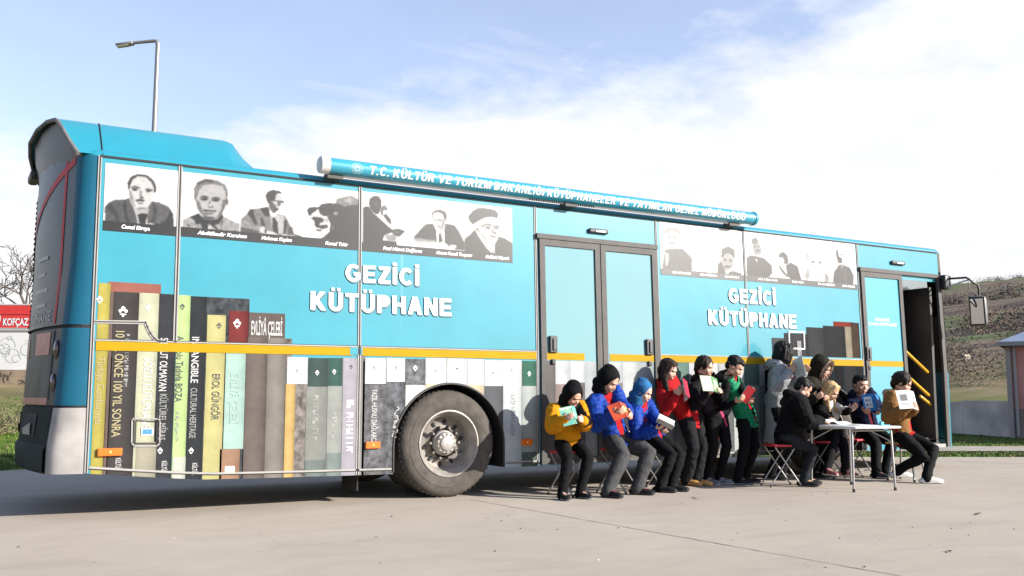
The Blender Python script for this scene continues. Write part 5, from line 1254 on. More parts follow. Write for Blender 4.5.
# b: blue puffer, black hood, grey trousers
person('child in a blue puffer jacket, black hood and grey trousers, sitting', hipat(617, -.43, .565), at(609, 381, -.62), 1.62, 14, {-1: at(614, 416, -.92), 1: at(629, 413, -.90)}, {-1: foot(610.5, -.84), 1: foot(640, -.78)}, toe={1: 18, -1: 0}, face=(42, 12), skin_t='mid', group=SEAT, palm='in', knee_out=.2, k_head=.98,
       wear=[trousers(gry, 1.25, 2), shirt('shirt', red_j, fat=.8), jacket('jacket', blue_p, hem=.16, fat=1.15, sleeve=1.1, opening=.062, puff=.008, pitch=.058, seed=5), hood(blj, blj, tight=.97, peak=.0, seed=6), shoes(shoe_k, sole_k, high=True, k=1.02, lace=mat('maroon_lace', (.25, .02, .03), rough=.8))])
book('orange covered book held by the child in grey trousers', (at(616, 415, -1.0)+at(630, 412, -.98))/2+Vector((0, 0, .045)), (-.1, .55, .8), (-.1, .75, .65), .14, .19, mat('orange_book_cover', srgb(210, 84, 40), rough=.4, col2=srgb(150, 50, 30), scale=6), decor={-1: [(.5, .1, .6, .35, mat('ochre_print', srgb(180, 160, 80), rough=.5))]})
# c: blue jacket and knitted hood
person('child in a blue jacket and blue knitted hood, sitting beside the girl in red', hipat(654, -.38, .55), at(643.5, 392, -.54), 1.46, 26, {-1: at(655, 430, -.76), 1: at(662, 428, -.74)}, {-1: foot(663, -.72), 1: foot(675, -.70)}, toe={1: 12, -1: 6}, face=(32, 10), skin_t='fair', group=SEAT, palm='up', knee_out=.12,
       wear=[trousers(blk, 1.1, 3), shirt('shirt', red_j, hem=.06, fat=.9), jacket('jacket', blue_p, hem=.08, fat=1.1, sleeve=1.1, opening=.05, puff=.006, pitch=.05, seed=8), hood(blue_k, blue_k, tight=.92, seed=9), hood_down(blue_p), shoes(shoe_k, sole_k, high=True, k=1.1)])
book('white paged open book on the lap of the child in the blue hood', at(664, 425.5, -.84), (-.5, .35, .3), (-.3, -.4, .85), .125, .19, mat('pale_book_cover', srgb(200, 200, 195), rough=.5), ang=(14, 55))
# d: girl in red
pd = (ank(685, 482)+ank(694, 484.5))/2
person('girl in a red fleece with long dark hair and tan boots, leaning on the bus', Vector((pd.x-.10, -.18, .775)), at(668.5, 370, -.24), 1.53, 16, {-1: at(676, 396, -.50), 1: at(684, 394, -.48)}, {-1: Vector((6.50, -.22, .08)), 1: Vector((6.60, -.28, .08))}, toe={1: 14, -1: 4}, face=(28, 12), skin_t='fair', group=STAND, palm='in',
       wear=[trousers(blk2, 1.12, 4, cuff=1.15, amp=.010), jacket('fleece', red_j, hem=.10, fat=1.0, sleeve=1.0, seed=11, collar=.02, amp=.009), shoes(mat('tan_boot', (.50, .26, .07), rough=.6, var=.15), mat('tan_sole', (.35, .2, .08), rough=.8), high=True, k=1.08), hair(bru, 'long', 1.)])
book('red covered book with a lifted page held by the girl in red', at(688, 389.5, -.58), (.10, .35, .9), (-.75, .45, .35), .135, .20, mat('crimson_book_cover', srgb(190, 36, 60), rough=.4), ang=(36, 4))
# e: dark jacket, green book
pe = (ank(706, 482)+ank(717, 484))/2
wine = cloth('dark_quilted_jacket', (.009, .008, .011)); pink = cloth('pink_lining', (.55, .06, .16))
def reg_e(al, la, fo, arm, C): return np.where((np.abs(la) < .018) & (fo > .05) & (arm > .06), 1, np.where(al < -.22, 1, np.where((arm > .07) & (al > .25) & (al < .62), 2, 0)))
person('girl in a dark zipped jacket with pink edging, holding up a green book', Vector((pe.x-.01, -.26, .785)), at(705, 367, -.30), 1.54, 6, {-1: at(707, 394, -.56), 1: at(720, 392, -.54)}, {-1: Vector((6.78, -.24, .075)), 1: Vector((6.94, -.28, .075))}, toe={1: 24, -1: 18}, face=(22, 22), skin_t='mid', group=STAND, palm='in',
       wear=[trousers(blk, .95, 5, cuff=.85), jacket('jacket', wine, hem=.10, fat=1.0, sleeve=1.0, puff=.004, pitch=.07, seed=13, collar=.03, region=reg_e, mats2=(pink, cloth('grey_jacket_panel', (.032, .030, .038)))), hood_down(wine, r=.8), shoes(mat('grey_suede_shoe', (.17, .17, .20), rough=.8, var=.2), sole_w, k=1.0), hair(bru, 'tied', 2.)])
grn = mat('green_book_cover', srgb(120, 160, 110), rough=.35, spec=.2, col2=srgb(70, 120, 80), scale=10)
book('wide green picture book held open by the girl in the dark zipped jacket', (at(707, 392, -.62)+at(720, 390, -.62))/2+Vector((-.01, 0, .085)), (.05, .35, .94), (-.12, .92, .35), .165, .19, grn, ang=14, cat='book', decor={1: [(.5, 0, .7, .5, mat('brown_green_print', srgb(110, 120, 80), rough=.4)), (.5, .42, .94, .05, paper_m)], -1: [(.5, .1, .6, .4, mat('pale_sage_print', srgb(190, 205, 170), rough=.4))]})
# f: green vest
pf_ = (ank(742, 483)+ank(753, 481))/2
gv = cloth('green_puffer_cloth', (.010, .26, .115), var=.12, rough=.5)
person('boy in a green puffer vest over a red jersey and black sleeves, standing', Vector((pf_.x-.06, -.34, .775)), at(735, 367, -.44), 1.53, 22, {-1: at(736, 402, -.66), 1: at(748, 399, -.66)}, {-1: Vector((7.10, -.44, .075)), 1: Vector((7.30, -.36, .075))}, toe={1: 30, -1: 22}, face=(38, 14), skin_t='mid', group=STAND, palm='up',
       wear=[trousers(blk, 1.0, 6), shirt('shirt', red_j, fat=.7, hem=.06), jacket('under_jacket', blj, hem=.02, fat=.75, sleeve=.95, opening=.05, seed=15), jacket('vest', gv, hem=.10, fat=1.25, sleeves=False, opening=.062, puff=.010, pitch=.062, seed=16), hood_down(cloth('olive_collar', (.035, .035, .028))), shoes(shoe_k, mat('grey_sole', (.3, .3, .3)), k=1.0), hair(blkh, 'short', 3.)])
book('red covered book with one white page up held by the boy in the green vest', at(751, 396.5, -.74), (.2, -.25, .45), (-.45, .25, .85), .14, .20, mat('dark_red_book_cover', srgb(150, 30, 40), rough=.4), ang=(50, 8))
# g: pale grey coat
gc = cloth('pale_grey_coat', (.36, .36, .375), var=.08)
person('tall reader in a pale grey coat with a black bob, standing against the bus', hipat(777, -.22, .87), at(784.5, 353, -.28), 1.73, 48, {-1: at(789, 373, -.58), 1: at(804, 372, -.55)}, {-1: Vector((7.86, -.22, .08)), 1: Vector((8.02, -.26, .08))}, face=(16, 22), skin_t='mid', group=STAND, palm='in',
       wear=[trousers(blk, .95, 7), jacket('coat', gc, hem=.34, fat=1.15, skirt=1.25, sleeve=1.0, puff=.004, pitch=.12, seed=17, collar=.03, region=lambda al, la, fo, arm, C: ((np.abs(la) < .035) & (fo > .04) & (al > .62) & (arm > .05)).astype('i'), mats2=(red_j,)), hood_down(gc), shoes(shoe_k, sole_k), hair(blkh, 'bob', 5.)])
book('pale grey and blue magazine held by the tall reader in the pale grey coat', at(803.5, 365, -.66), (.05, .30, .9), (-.75, .5, .3), .17, .24, mat('magazine_cover', srgb(205, 208, 210), rough=.35, spec=.2), ang=22, cat='magazine', pages=.003, decor={1: [(.5, .22, .8, .3, mat('slate_blue_print', srgb(90, 115, 140), rough=.4)), (.5, -.2, .8, .25, mat('grey_print', srgb(150, 150, 148), rough=.5))], -1: [(.5, .3, .7, .2, mat('slate_blue_print', srgb(90, 115, 140)))]})
# h: fur hood
oli = cloth('olive_parka', (.022, .020, .013), var=.2); fur = mat('fawn_fur', (.46, .33, .24), rough=.9, var=.3, scale=30)
person('reader in an olive parka and fur trimmed hood, behind the fair haired child', hipat(818, -.24, .81), at(822, 368, -.36), 1.60, 18, {-1: at(814, 398, -.56), 1: at(826, 397, -.56)}, {-1: Vector((8.62, -.22, .08)), 1: Vector((8.80, -.24, .08))}, face=(30, 8), skin_t='fair', group=STAND, palm='in',
       wear=[trousers(blk, 1.0, 8), jacket('parka', oli, hem=.22, fat=1.25, sleeve=1.15, seed=19, collar=.02), hood(oli, oli, tight=1.02, fur=fur, seed=20), shoes(shoe_k, sole_k), hair(blkh, 'short', 3.)])
sf = None
# i: black puffer at the table
person('boy in a black puffer coat and dark jeans, writing at the end of the table', Vector((7.44, -.86, .56)), at(803.5, 388.5, -.98), 1.48, 62, {-1: Vector((7.74, -1.16, TZ+.035)), 1: Vector((7.86, -1.02, TZ+.035))}, {-1: Vector((7.58, -1.02, .08)), 1: Vector((7.76, -.90, .08))}, toe={1: -10, -1: -24}, face=(42, 4), skin_t='mid', group='children at the table', palm='down', knee_out=.1, hand_dir={1: (.6, -.7, -.15), -1: (.75, -.6, -.15)},
       wear=[trousers(cloth('dark_denim', (.022, .025, .030), var=.25), 1.0, 9), jacket('jacket', blj, hem=.10, fat=1.3, sleeve=1.2, puff=.007, pitch=.06, seed=21, collar=.02), hood_down(blj), shoes(shoe_k, sole_k, high=True), hair(blkh, 'short', 7.)])
# j: fair haired
blond = mat('fair_hair', (.46, .30, .13), rough=.45, var=.25, scale=50)
def reg_j(al, la, fo, arm, C): return np.where((np.abs(la) < .055) & (fo > .05) & (al > .45) & (arm > .05), 1, 0)
person('fair haired child in a dark jacket and white scarf, sitting behind the table', hipat(836, -.36, .55), at(831, 391.5, -.60), 1.43, 8, {-1: Vector((8.14, -.98, TZ+.035)), 1: at(849, 411, -.84)}, {-1: Vector((8.30, -.72, .08)), 1: Vector((8.58, -.78, .08))}, face=(40, 10), skin_t='fair', group='children at the table', palm={-1: 'down', 1: 'in'}, knee_out=.2, hand_dir={-1: (-.35, -.8, -.1), 1: (.5, -.4, .5)},
       wear=[trousers(blk, 1.0, 10), jacket('jacket', blj, hem=.10, fat=1.05, sleeve=1.0, seed=23, collar=.04, region=reg_j, mats2=(cloth('white_scarf', (.66, .65, .63)),)), shoes(mat('pink_and_black_shoe', (.30, .10, .12), rough=.6, var=.4, scale=20), sole_w), hair(blond, 'long', 9.)])
# k: navy jacket, blue book
navy = cloth('navy_jacket', (.006, .011, .042), var=.15)
person('boy in a navy jacket holding an open blue book, facing the camera', hipat(869, -.30, .565), at(861, 385, -.42), 1.60, -6, {-1: at(864.5, 412, -.80), 1: at(878.5, 411, -.78)}, {-1: Vector((9.22, -.72, .08)), 1: Vector((9.46, -.66, .08))}, toe={1: 20, -1: 10}, face=(12, -10), skin_t='mid', group='children at the table', palm='in', knee_out=.15, k_head=.98,
       wear=[trousers(blk, 1.1, 11), shirt('shirt', cloth('maroon_jersey', (.18, .02, .03)), fat=.7), jacket('jacket', navy, hem=.10, fat=1.15, sleeve=1.1, opening=.04, puff=.005, pitch=.08, seed=25), hood_down(navy), shoes(mat('dark_grey_shoe', (.05, .05, .05), rough=.6, var=.3), sole_w), hair(blkh, 'short', 11.)])
sky_b = mat('sky_blue_book_cover', srgb(52, 130, 195), rough=.35, spec=.2, var=.08, scale=12)
wht = mat('white_print', srgb(225, 232, 236), rough=.4); nvy = mat('navy_print', srgb(30, 50, 90), rough=.4)
book('blue illustrated book held open by the boy in the navy jacket', at(875, 402, -.86), (.06, .25, .95), (.1, .95, .2), .155, .22, sky_b, ang=24,
     decor={-1: [(.5, .1, .5, .3, mat('lighter_blue_print', srgb(90, 160, 210), rough=.4)), (.5, -.35, .7, .06, wht)], 1: [(.55, 0, .62, .66, wht), (.42, .12, .16, .14, nvy), (.68, .12, .16, .14, nvy), (.42, -.14, .16, .14, nvy), (.68, -.14, .16, .14, nvy)]})
# l: tan jacket
tan = cloth('tan_corduroy_jacket', (.27, .13, .042), var=.16, scale=9)
person('reader in a tan jacket and white trainers, sitting beside the front door', Vector((9.24, -1.12, .55)), at(902.5, 383, -1.14), 1.66, 24, {-1: at(905.5, 409.5, -1.42), 1: at(914, 408.5, -1.40)}, {-1: Vector((9.12, -1.10, .13)), 1: Vector((9.15, -1.50, .085))}, toe={1: 34, -1: 40}, face=(32, 8), skin_t='mid', group='children at the table', palm='in', knee_out=.3, k_head=.98,
       wear=[trousers(blk, 1.0, 12), shirt('shirt', red_j, fat=1.0, hem=.08), jacket('jacket', tan, hem=.06, fat=1.15, sleeve=1.15, opening=.06, seed=27), hood_down(fur, name='fur_collar', r=.9), shoes(mat('white_trainer', (.66, .64, .62), rough=.6, var=.1), sole_w, k=1.0), hair(bru, 'tied', 13.)])
book('white magazine with dark pictures held by the reader in the tan jacket', at(910.5, 399, -1.50), (.05, .28, .95), (.05, .95, .2), .17, .23, mat('white_magazine_cover', srgb(215, 216, 212), rough=.35, spec=.2), ang=20, cat='magazine', pages=.003,
     decor={-1: [(.35, .15, .25, .14, mat('grey_print', srgb(150, 150, 148))), (.68, .12, .22, .12, mat('charcoal_print', srgb(60, 62, 66), rough=.5)), (.5, -.2, .7, .04, mat('grey_print', srgb(150, 150, 148)))], 1: [(.5, .1, .55, .35, mat('charcoal_print', srgb(60, 62, 66))), (.5, -.25, .6, .12, mat('grey_print', srgb(150, 150, 148)))]})
# ================================================================== GROUND, TERRAIN
def sstep(a, b, x): t = np.clip((x-a)/(b-a), 0, 1); return t*t*(3-2*t)
C0 = np.array([-1.1, -9.03])
def height(x, y):
    x = np.asarray(x, float); y = np.asarray(y, float)
    # signed distances beyond the two yard edges
    d1 = (-.44*(x+.34)+.69*(y-6.3))/.818         # left/back edge
    d2 = (.55*(x-13.8)+.93*(y-1.26))/1.08        # right/back edge
    d = np.maximum(d1, d2)
    az = np.degrees(np.arctan2(y-C0[1], x-C0[0])); D = np.hypot(x-C0[0], y-C0[1])
    bank = np.where(d1 > 0, .118*np.minimum(d1, 18), 0)*sstep(58, 80, az)
    prof = np.interp(D, [0, 29, 34, 45, 60, 90, 150, 220, 300, 420, 520, 620, 800, 1500, 3000, 6000], [0, 0, .35, 1.4, 2.9, 5.2, 9.6, 16, 25, 41, 54, 66, 66, 50, 25, 0])
    m = sstep(-40, 5, az)*(1-.93*sstep(50, 78, az))
    hill = prof*m
    tilt = 1+np.clip(.022*(33-az), -.16, .16); und = np.array([mnoise.noise((a*.006, b_*.006, 3.)) for a, b_ in zip(x.ravel(), y.ravel())]).reshape(x.shape)
    und2 = np.array([mnoise.noise((a*.03, b_*.03, 8.)) for a, b_ in zip(x.ravel(), y.ravel())]).reshape(x.shape)
    hill = hill*tilt*(1+.16*und*sstep(60, 300, D))+und2*np.minimum(D*.004, 1.6)*sstep(32, 80, D)
    ridge = .05*und*0
    return np.where(d > 0, np.maximum(hill, 0)+bank, 0)-.012
ths = np.radians(np.concatenate([np.arange(-180, 12, 4), np.arange(12, 112, .8), np.arange(112, 180, 4)])); rs = np.concatenate([[0.0], np.geomspace(3, 5200, 120)])
tt_, rr_ = np.meshgrid(ths, rs); X = C0[0]+rr_*np.cos(tt_); Y = C0[1]+rr_*np.sin(tt_); Z = height(X, Y)
nt_ = len(ths); nr = len(rs)
v = np.stack([X.ravel(), Y.ravel(), Z.ravel()], 1); f = []
for i in range(nr-1):
    for j in range(nt_): f.append((i*nt_+j, i*nt_+(j+1) % nt_, (i+1)*nt_+(j+1) % nt_, (i+1)*nt_+j))
me = bpy.data.meshes.new('ground'); me.from_pydata([tuple(p) for p in v], [], f); me.polygons.foreach_set('use_smooth', [True]*len(f))
# land material: grass, tilled brown and scrub by position and noise
gm = bpy.data.materials.new('grass_and_fields'); gm.use_nodes = True; nt = gm.node_tree; bs = nt.nodes['Principled BSDF']; bs.inputs['Roughness'].default_value = .95; bs.inputs['Specular IOR Level'].default_value = .1
def nd(t, **k):
    n = nt.nodes.new(t)
    for a, b_ in k.items(): n.inputs[a].default_value = b_
    return n
tc = nd('ShaderNodeTexCoord'); obj = tc.outputs['Object']
def ramp(fac, stops):
    r = nt.nodes.new('ShaderNodeValToRGB')
    while len(r.color_ramp.elements) < len(stops): r.color_ramp.elements.new(.5)
    for e, (p, c) in zip(r.color_ramp.elements, stops): e.position = p; e.color = (*c, 1)
    nt.links.new(fac, r.inputs['Fac']); return r.outputs['Color']
n1 = nd('ShaderNodeTexNoise', Scale=.012, Detail=7., Roughness=.6); nt.links.new(obj, n1.inputs['Vector'])
far = ramp(n1.outputs['Fac'], [(.30, (.075, .056, .046)), (.40, (.115, .088, .070)), (.46, (.15, .118, .080)), (.51, (.088, .115, .042)), (.57, (.10, .12, .05)), (.61, (.12, .098, .072)), (.74, (.15, .115, .078))])
n2 = nd('ShaderNodeTexNoise', Scale=3., Detail=8., Roughness=.7); nt.links.new(obj, n2.inputs['Vector'])
near_ = ramp(n2.outputs['Fac'], [(.30, (.045, .078, .009)), (.50, (.07, .108, .014)), (.66, (.11, .125, .028))])
n3 = nd('ShaderNodeTexNoise', Scale=.35, Detail=6., Roughness=.7); nt.links.new(obj, n3.inputs['Vector'])
dry = ramp(n3.outputs['Fac'], [(.35, (.17, .125, .08)), (.6, (.105, .10, .045))])
sep = nd('ShaderNodeSeparateXYZ'); nt.links.new(obj, sep.inputs[0])
mr = nd('ShaderNodeMapRange'); mr.inputs['From Min'].default_value = .55; mr.inputs['From Max'].default_value = 1.0; nt.links.new(sep.outputs['Z'], mr.inputs['Value'])
mx = nt.nodes.new('ShaderNodeMixRGB'); nt.links.new(mr.outputs['Result'], mx.inputs['Fac']); nt.links.new(near_, mx.inputs[1]); nt.links.new(dry, mx.inputs[2])
mr2 = nd('ShaderNodeMapRange'); mr2.inputs['From Min'].default_value = 2.2; mr2.inputs['From Max'].default_value = 5.; nt.links.new(sep.outputs['Z'], mr2.inputs['Value'])
mx2 = nt.nodes.new('ShaderNodeMixRGB'); nt.links.new(mr2.outputs['Result'], mx2.inputs['Fac']); nt.links.new(mx.outputs[0], mx2.inputs[1]); nt.links.new(far, mx2.inputs[2])
n4 = nd('ShaderNodeTexNoise', Scale=.25, Detail=9., Roughness=.75); nt.links.new(obj, n4.inputs['Vector'])
mr4 = nd('ShaderNodeMapRange'); mr4.inputs['From Min'].default_value = .3; mr4.inputs['From Max'].default_value = .7; mr4.inputs['To Min'].default_value = .6; mr4.inputs['To Max'].default_value = 1.35; nt.links.new(n4.outputs['Fac'], mr4.inputs['Value'])
sc_ = nt.nodes.new('ShaderNodeVectorMath'); sc_.operation = 'SCALE'; nt.links.new(mx2.outputs[0], sc_.inputs[0]); nt.links.new(mr4.outputs['Result'], sc_.inputs['Scale']); nt.links.new(sc_.outputs[0], bs.inputs['Base Color'])
me.materials.append(gm); g = link('ground', me); tag(g, kind='structure')

# concrete yard
cm_ = bpy.data.materials.new('worn_concrete'); cm_.use_nodes = True; nt = cm_.node_tree; bs = nt.nodes['Principled BSDF']; bs.inputs['Roughness'].default_value = .8; bs.inputs['Specular IOR Level'].default_value = .3
tc = nd('ShaderNodeTexCoord'); obj = tc.outputs['Object']
a1 = nd('ShaderNodeTexNoise', Scale=.35, Detail=9., Roughness=.62); nt.links.new(obj, a1.inputs['Vector'])
c1 = ramp(a1.outputs['Fac'], [(.30, (.285, .243, .195)), (.50, (.325, .278, .225)), (.70, (.355, .308, .252))])
mp = nd('ShaderNodeMapping'); mp.inputs['Scale'].default_value = (1.0, 2.6, 1); mp.inputs['Rotation'].default_value = (0, 0, R(25)); nt.links.new(obj, mp.inputs['Vector'])
a2 = nd('ShaderNodeTexNoise', Scale=1.4, Detail=8., Roughness=.6, Distortion=.6); nt.links.new(mp.outputs['Vector'], a2.inputs['Vector'])
m2 = nd('ShaderNodeMapRange'); m2.inputs['From Min'].default_value = .34; m2.inputs['From Max'].default_value = .52; m2.inputs['To Min'].default_value = .92; m2.inputs['To Max'].default_value = 1.0; nt.links.new(a2.outputs['Fac'], m2.inputs['Value'])
a3 = nd('ShaderNodeTexNoise', Scale=60., Detail=4., Roughness=.7); nt.links.new(obj, a3.inputs['Vector'])
m3 = nd('ShaderNodeMapRange'); m3.inputs['From Min'].default_value = .3; m3.inputs['From Max'].default_value = .7; m3.inputs['To Min'].default_value = .90; m3.inputs['To Max'].default_value = 1.08; nt.links.new(a3.outputs['Fac'], m3.inputs['Value'])
mu = nt.nodes.new('ShaderNodeMath'); mu.operation = 'MULTIPLY'; nt.links.new(m2.outputs['Result'], mu.inputs[0]); nt.links.new(m3.outputs['Result'], mu.inputs[1])
vo = nd('ShaderNodeTexVoronoi', Scale=.16); vo.feature = 'DISTANCE_TO_EDGE'
wn = nd('ShaderNodeTexNoise', Scale=1.6, Detail=6.); nt.links.new(obj, wn.inputs['Vector']); wa = nt.nodes.new('ShaderNodeVectorMath'); wa.operation = 'MULTIPLY_ADD'; wa.inputs[1].default_value = (.5, .5, .5); nt.links.new(wn.outputs['Color'], wa.inputs[0]); nt.links.new(obj, wa.inputs[2]); nt.links.new(wa.outputs[0], vo.inputs['Vector'])
mc = nd('ShaderNodeMapRange'); mc.inputs['From Min'].default_value = 0.; mc.inputs['From Max'].default_value = .0022; mc.inputs['To Min'].default_value = .90; mc.inputs['To Max'].default_value = 1.; nt.links.new(vo.outputs['Distance'], mc.inputs['Value'])
mu2 = nt.nodes.new('ShaderNodeMath'); mu2.operation = 'MULTIPLY'; nt.links.new(mu.outputs[0], mu2.inputs[0]); nt.links.new(mc.outputs['Result'], mu2.inputs[1])
s2 = nt.nodes.new('ShaderNodeVectorMath'); s2.operation = 'SCALE'; nt.links.new(c1, s2.inputs[0]); nt.links.new(mu2.outputs[0], s2.inputs['Scale']); nt.links.new(s2.outputs[0], bs.inputs['Base Color'])
bp = nd('ShaderNodeBump', Strength=.25, Distance=.01); ad = nt.nodes.new('ShaderNodeMath'); ad.operation = 'ADD'; nt.links.new(a3.outputs['Fac'], ad.inputs[0]); nt.links.new(a2.outputs['Fac'], ad.inputs[1]); nt.links.new(ad.outputs[0], bp.inputs['Height']); nt.links.new(bp.outputs[0], bs.inputs['Normal'])
yd = MB(); yd.add([(-32, -13.9, 0), (2.36, 8.02, 0), (13.8, 1.26, 0), (45, -17.2, 0), (40, -60, 0), (-40, -60, 0)], [(0, 1, 2, 3, 4, 5)], cm_)
o = yd.build('concrete_yard', None, fix=False); tag(o, kind='structure')
jm = mat('joint_filler', (.20, .185, .165), rough=.9)
j = MB(); p0, p1 = Vector((3.50, -.15, .003)), Vector((3.90, -5.6, .003)); 
def ragged(mb, p0, p1, w, n=40, jit=.01, seed=1):
    rr = random.Random(seed); d = (p1-p0); s = Vector((-d.y, d.x, 0)).normalized(); v = []
    for k in range(n+1):
        q = p0+d*k/n+s*rr.uniform(-jit, jit); ww = w*rr.uniform(.5, 1.2); v += [q-s*ww/2, q+s*ww/2]
    mb.add(v, [(2*k, 2*k+2, 2*k+3, 2*k+1) for k in range(n)], jm)
ragged(j, gnd(470, 499.6)+Vector((0, 0, .003)), gnd(905, 577)+Vector((0, 0, .003)), .012, 60, .006, 4)
ragged(j, Vector((3.9, -6.5, .003)), Vector((-12, -7.6, .003)), .014, 60, .006, 5); ragged(j, gnd(1000, 463)+Vector((0, 0, .003)), gnd(960, 461.5)+Vector((0, 0, .003)), .03, 20, .02, 6); ragged(j, gnd(1000, 463)+Vector((0, 0, .003)), gnd(1100, 466)+Vector((0, 0, .003)), .02, 20, .02, 8)
o = j.build('concrete_joints', None, fix=False); tag(o, kind='structure')
# pale path in the grass on the right
pth = MB(); e = Vector((.93, -.55, 0)).normalized(); n_ = Vector((.55, .93, 0)).normalized(); b0 = Vector((13.8, 1.26, 0))
pth.add([b0+e*-12+n_*1.5+Vector((0, 0, .004)), b0+e*30+n_*1.9+Vector((0, 0, .004)), b0+e*30+n_*3.4+Vector((0, 0, .004)), b0+e*-12+n_*3.2+Vector((0, 0, .004))], [(0, 1, 2, 3)], mat('pale_dirt_path', (.34, .30, .25), rough=.95, var=.2, scale=2, detail=7))
o = pth.build('path', None, fix=False); tag(o, kind='structure')
# grass tufts on the verges
gt = MB(); ga = mat('grass_blades', (.085, .145, .018), rough=.9, var=.35, scale=1.2); gb = mat('dry_grass_blades', (.15, .14, .05), rough=.9, var=.3, scale=1.5)
rr = random.Random(11)
def blades(x, y, z, n, h, m):
    for k in range(n):
        a = rr.uniform(0, 6.28); q = rr.uniform(0, .09); px, py = x+q*math.cos(a*3), y+q*math.sin(a*3); hh = h*rr.uniform(.4, 1.1); w = .008+.006*rr.random(); lx, ly = rr.uniform(-.5, .5)*hh, rr.uniform(-.5, .5)*hh
        gt.add([(px-w*math.cos(a), py-w*math.sin(a), z), (px+w*math.cos(a), py+w*math.sin(a), z), (px+lx, py+ly, z+hh)], [(0, 1, 2)], m)
def scatter(n, gen, h, dens=7):
    P = [gen() for _ in range(n)]; xs_ = np.array([p[0] for p in P]); ys_ = np.array([p[1] for p in P]); zz = height(xs_, ys_)
    for (x, y), z in zip(P, zz): blades(x, y, float(z), dens, h, gb if rr.random() < .25 else ga)
def gen_left():
    while True:
        x = rr.uniform(-6, 6); t = rr.random()**1.5*13+.05
        return (-.34+.843*x-.537*0+ -.537*t*1.0+.0, 6.3+.537*x+.843*t)
scatter(3600, gen_left, .075, 6)
def gen_r1(): s_, t = rr.uniform(-2, 9), rr.uniform(0.02, 1.5); p = b0+e*s_+n_*t; return p.x, p.y
def gen_r2(): s_, t = rr.uniform(-3, 12), rr.uniform(3.2, 9.); p = b0+e*s_+n_*t; return p.x, p.y
scatter(1500, gen_r1, .045, 6); scatter(2400, gen_r2, .055, 6)
o = gt.build('grass', None, fix=False); tag(o, kind='stuff')
# pebbles and specks on the concrete
pb = MB(); pm1 = mat('pebble_grey', (.18, .165, .15), rough=.9); pm2 = mat('pebble_pale', (.62, .60, .56), rough=.9)
for k in range(80):
    x, y = rr.uniform(-1.5, 9), rr.uniform(-7.6, -.7)
    r_ = rr.uniform(.004, .011)*(1.6 if rr.random() < .08 else 1); pb.ell((x, y, r_*.4), (r_, r_*rr.uniform(.6, 1.3), r_*.55), pm2 if rr.random() < .08 else pm1, nu=6, nv=4)
o = pb.build('grit', None); tag(o, kind='stuff')
lm_ = mat('dead_leaf', (.10, .06, .035), rough=.9)
for k, (px, py) in enumerate(((977, 515), (935.5, 461.2), (697, 499), (949, 552))):
    p = gnd(px, py); lf = MB(); lf.add([(-.035, 0, .004), (0, -.02, .012), (.04, 0, .006), (.0, .022, .014), (.07, .006, .02)], [(0, 1, 3), (1, 2, 3), (2, 4, 3)], lm_); o = lf.build('dead_leaf', None, loc=p, fix=False); o.rotation_euler = (0, 0, k*1.3)
    tag(o, ('dry brown leaf on the concrete at the right, out in front of the table', 'dark dry scrap at the grass edge beyond the front of the bus', 'small dry leaf on the concrete before the girl with grey shoes', 'dry leaf lowest on the concrete at the right')[k], 'leaf', 'dead leaves on the concrete')

# ================================================================== LEFT BACKGROUND
wp = mat('white_render_wall', (.78, .77, .74), rough=.9, var=.06, scale=1.2, detail=7); foot = mat('bare_earthy_plinth', (.30, .225, .15), rough=.95, var=.35, scale=2.5, detail=8)
W0 = Vector((.17, 20.4, 0)); We = Vector((.86, -.51, 0)).normalized(); Wn = Vector((.51, .86, 0))
def wbox(mb, a, c, z0, z1, m, off=0., th=.25):
    p = W0+We*a-Wn*off; q = W0+We*c-Wn*off; mb.add([(*p.xy, z0), (*q.xy, z0), (*(q+Wn*th).xy, z0), (*(p+Wn*th).xy, z0), (*p.xy, z1), (*q.xy, z1), (*(q+Wn*th).xy, z1), (*(p+Wn*th).xy, z1)], [(0, 1, 5, 4), (1, 2, 6, 5), (2, 3, 7, 6), (3, 0, 4, 7), (4, 5, 6, 7), (0, 3, 2, 1)], m)
w = MB(); wbox(w, -9, 9, 1.70, 2.76, wp); wbox(w, -9, 9, 2.76, 2.82, mat('wall_coping', (.5, .49, .47), rough=.9), .04, .33)
wl = w.build('garden_wall', None); tag(wl, 'white rendered wall with faint scribbles on a brown plinth, below a red banner', 'wall')
w = MB(); wbox(w, -9, 9, .9, 1.695, foot, .06, .4); w.build('plinth', wl)
sc = MB(); scm = mat('faded_scribble_paint', (.50, .51, .50), rough=.9)
for k in range(9):
    r2 = random.Random(k+40); cx, cz, r_ = r2.uniform(-.2, .75)*1.2, r2.uniform(1.95, 2.6), r2.uniform(.06, .24); P = []
    for t_ in np.linspace(0, r2.uniform(4, 9), 30): P.append(W0+We*(cx+r_*math.cos(t_)*(1+.03*t_))+Vector((0, 0, cz+r_*1.1*math.sin(t_)+.012*t_))-Wn*.004)
    for a, c in zip(P[:-1], P[1:]):
        u_ = (c-a).normalized(); s_ = u_.cross(Wn)*.008; sc.add([a-s_, c-s_, c+s_, a+s_], [(0, 1, 2, 3)], scm)
for k in range(10):
    r2 = random.Random(k+90); P = [W0+We*r2.uniform(-.1, .8)+Vector((0, 0, r2.uniform(1.2, 1.6)))-Wn*.066]; 
    for q in range(4): P.append(P[-1]+We*r2.uniform(-.12, .12)+Vector((0, 0, r2.uniform(-.12, .12))))
    for a, c in zip(P[:-1], P[1:]):
        u_ = (c-a).normalized(); s_ = u_.cross(Wn)*.012; sc.add([a-s_, c-s_, c+s_, a+s_], [(0, 1, 2, 3)], mat('dark_scribble_paint', (.07, .06, .055), rough=.9))
sc.build('scribble', wl, fix=False)
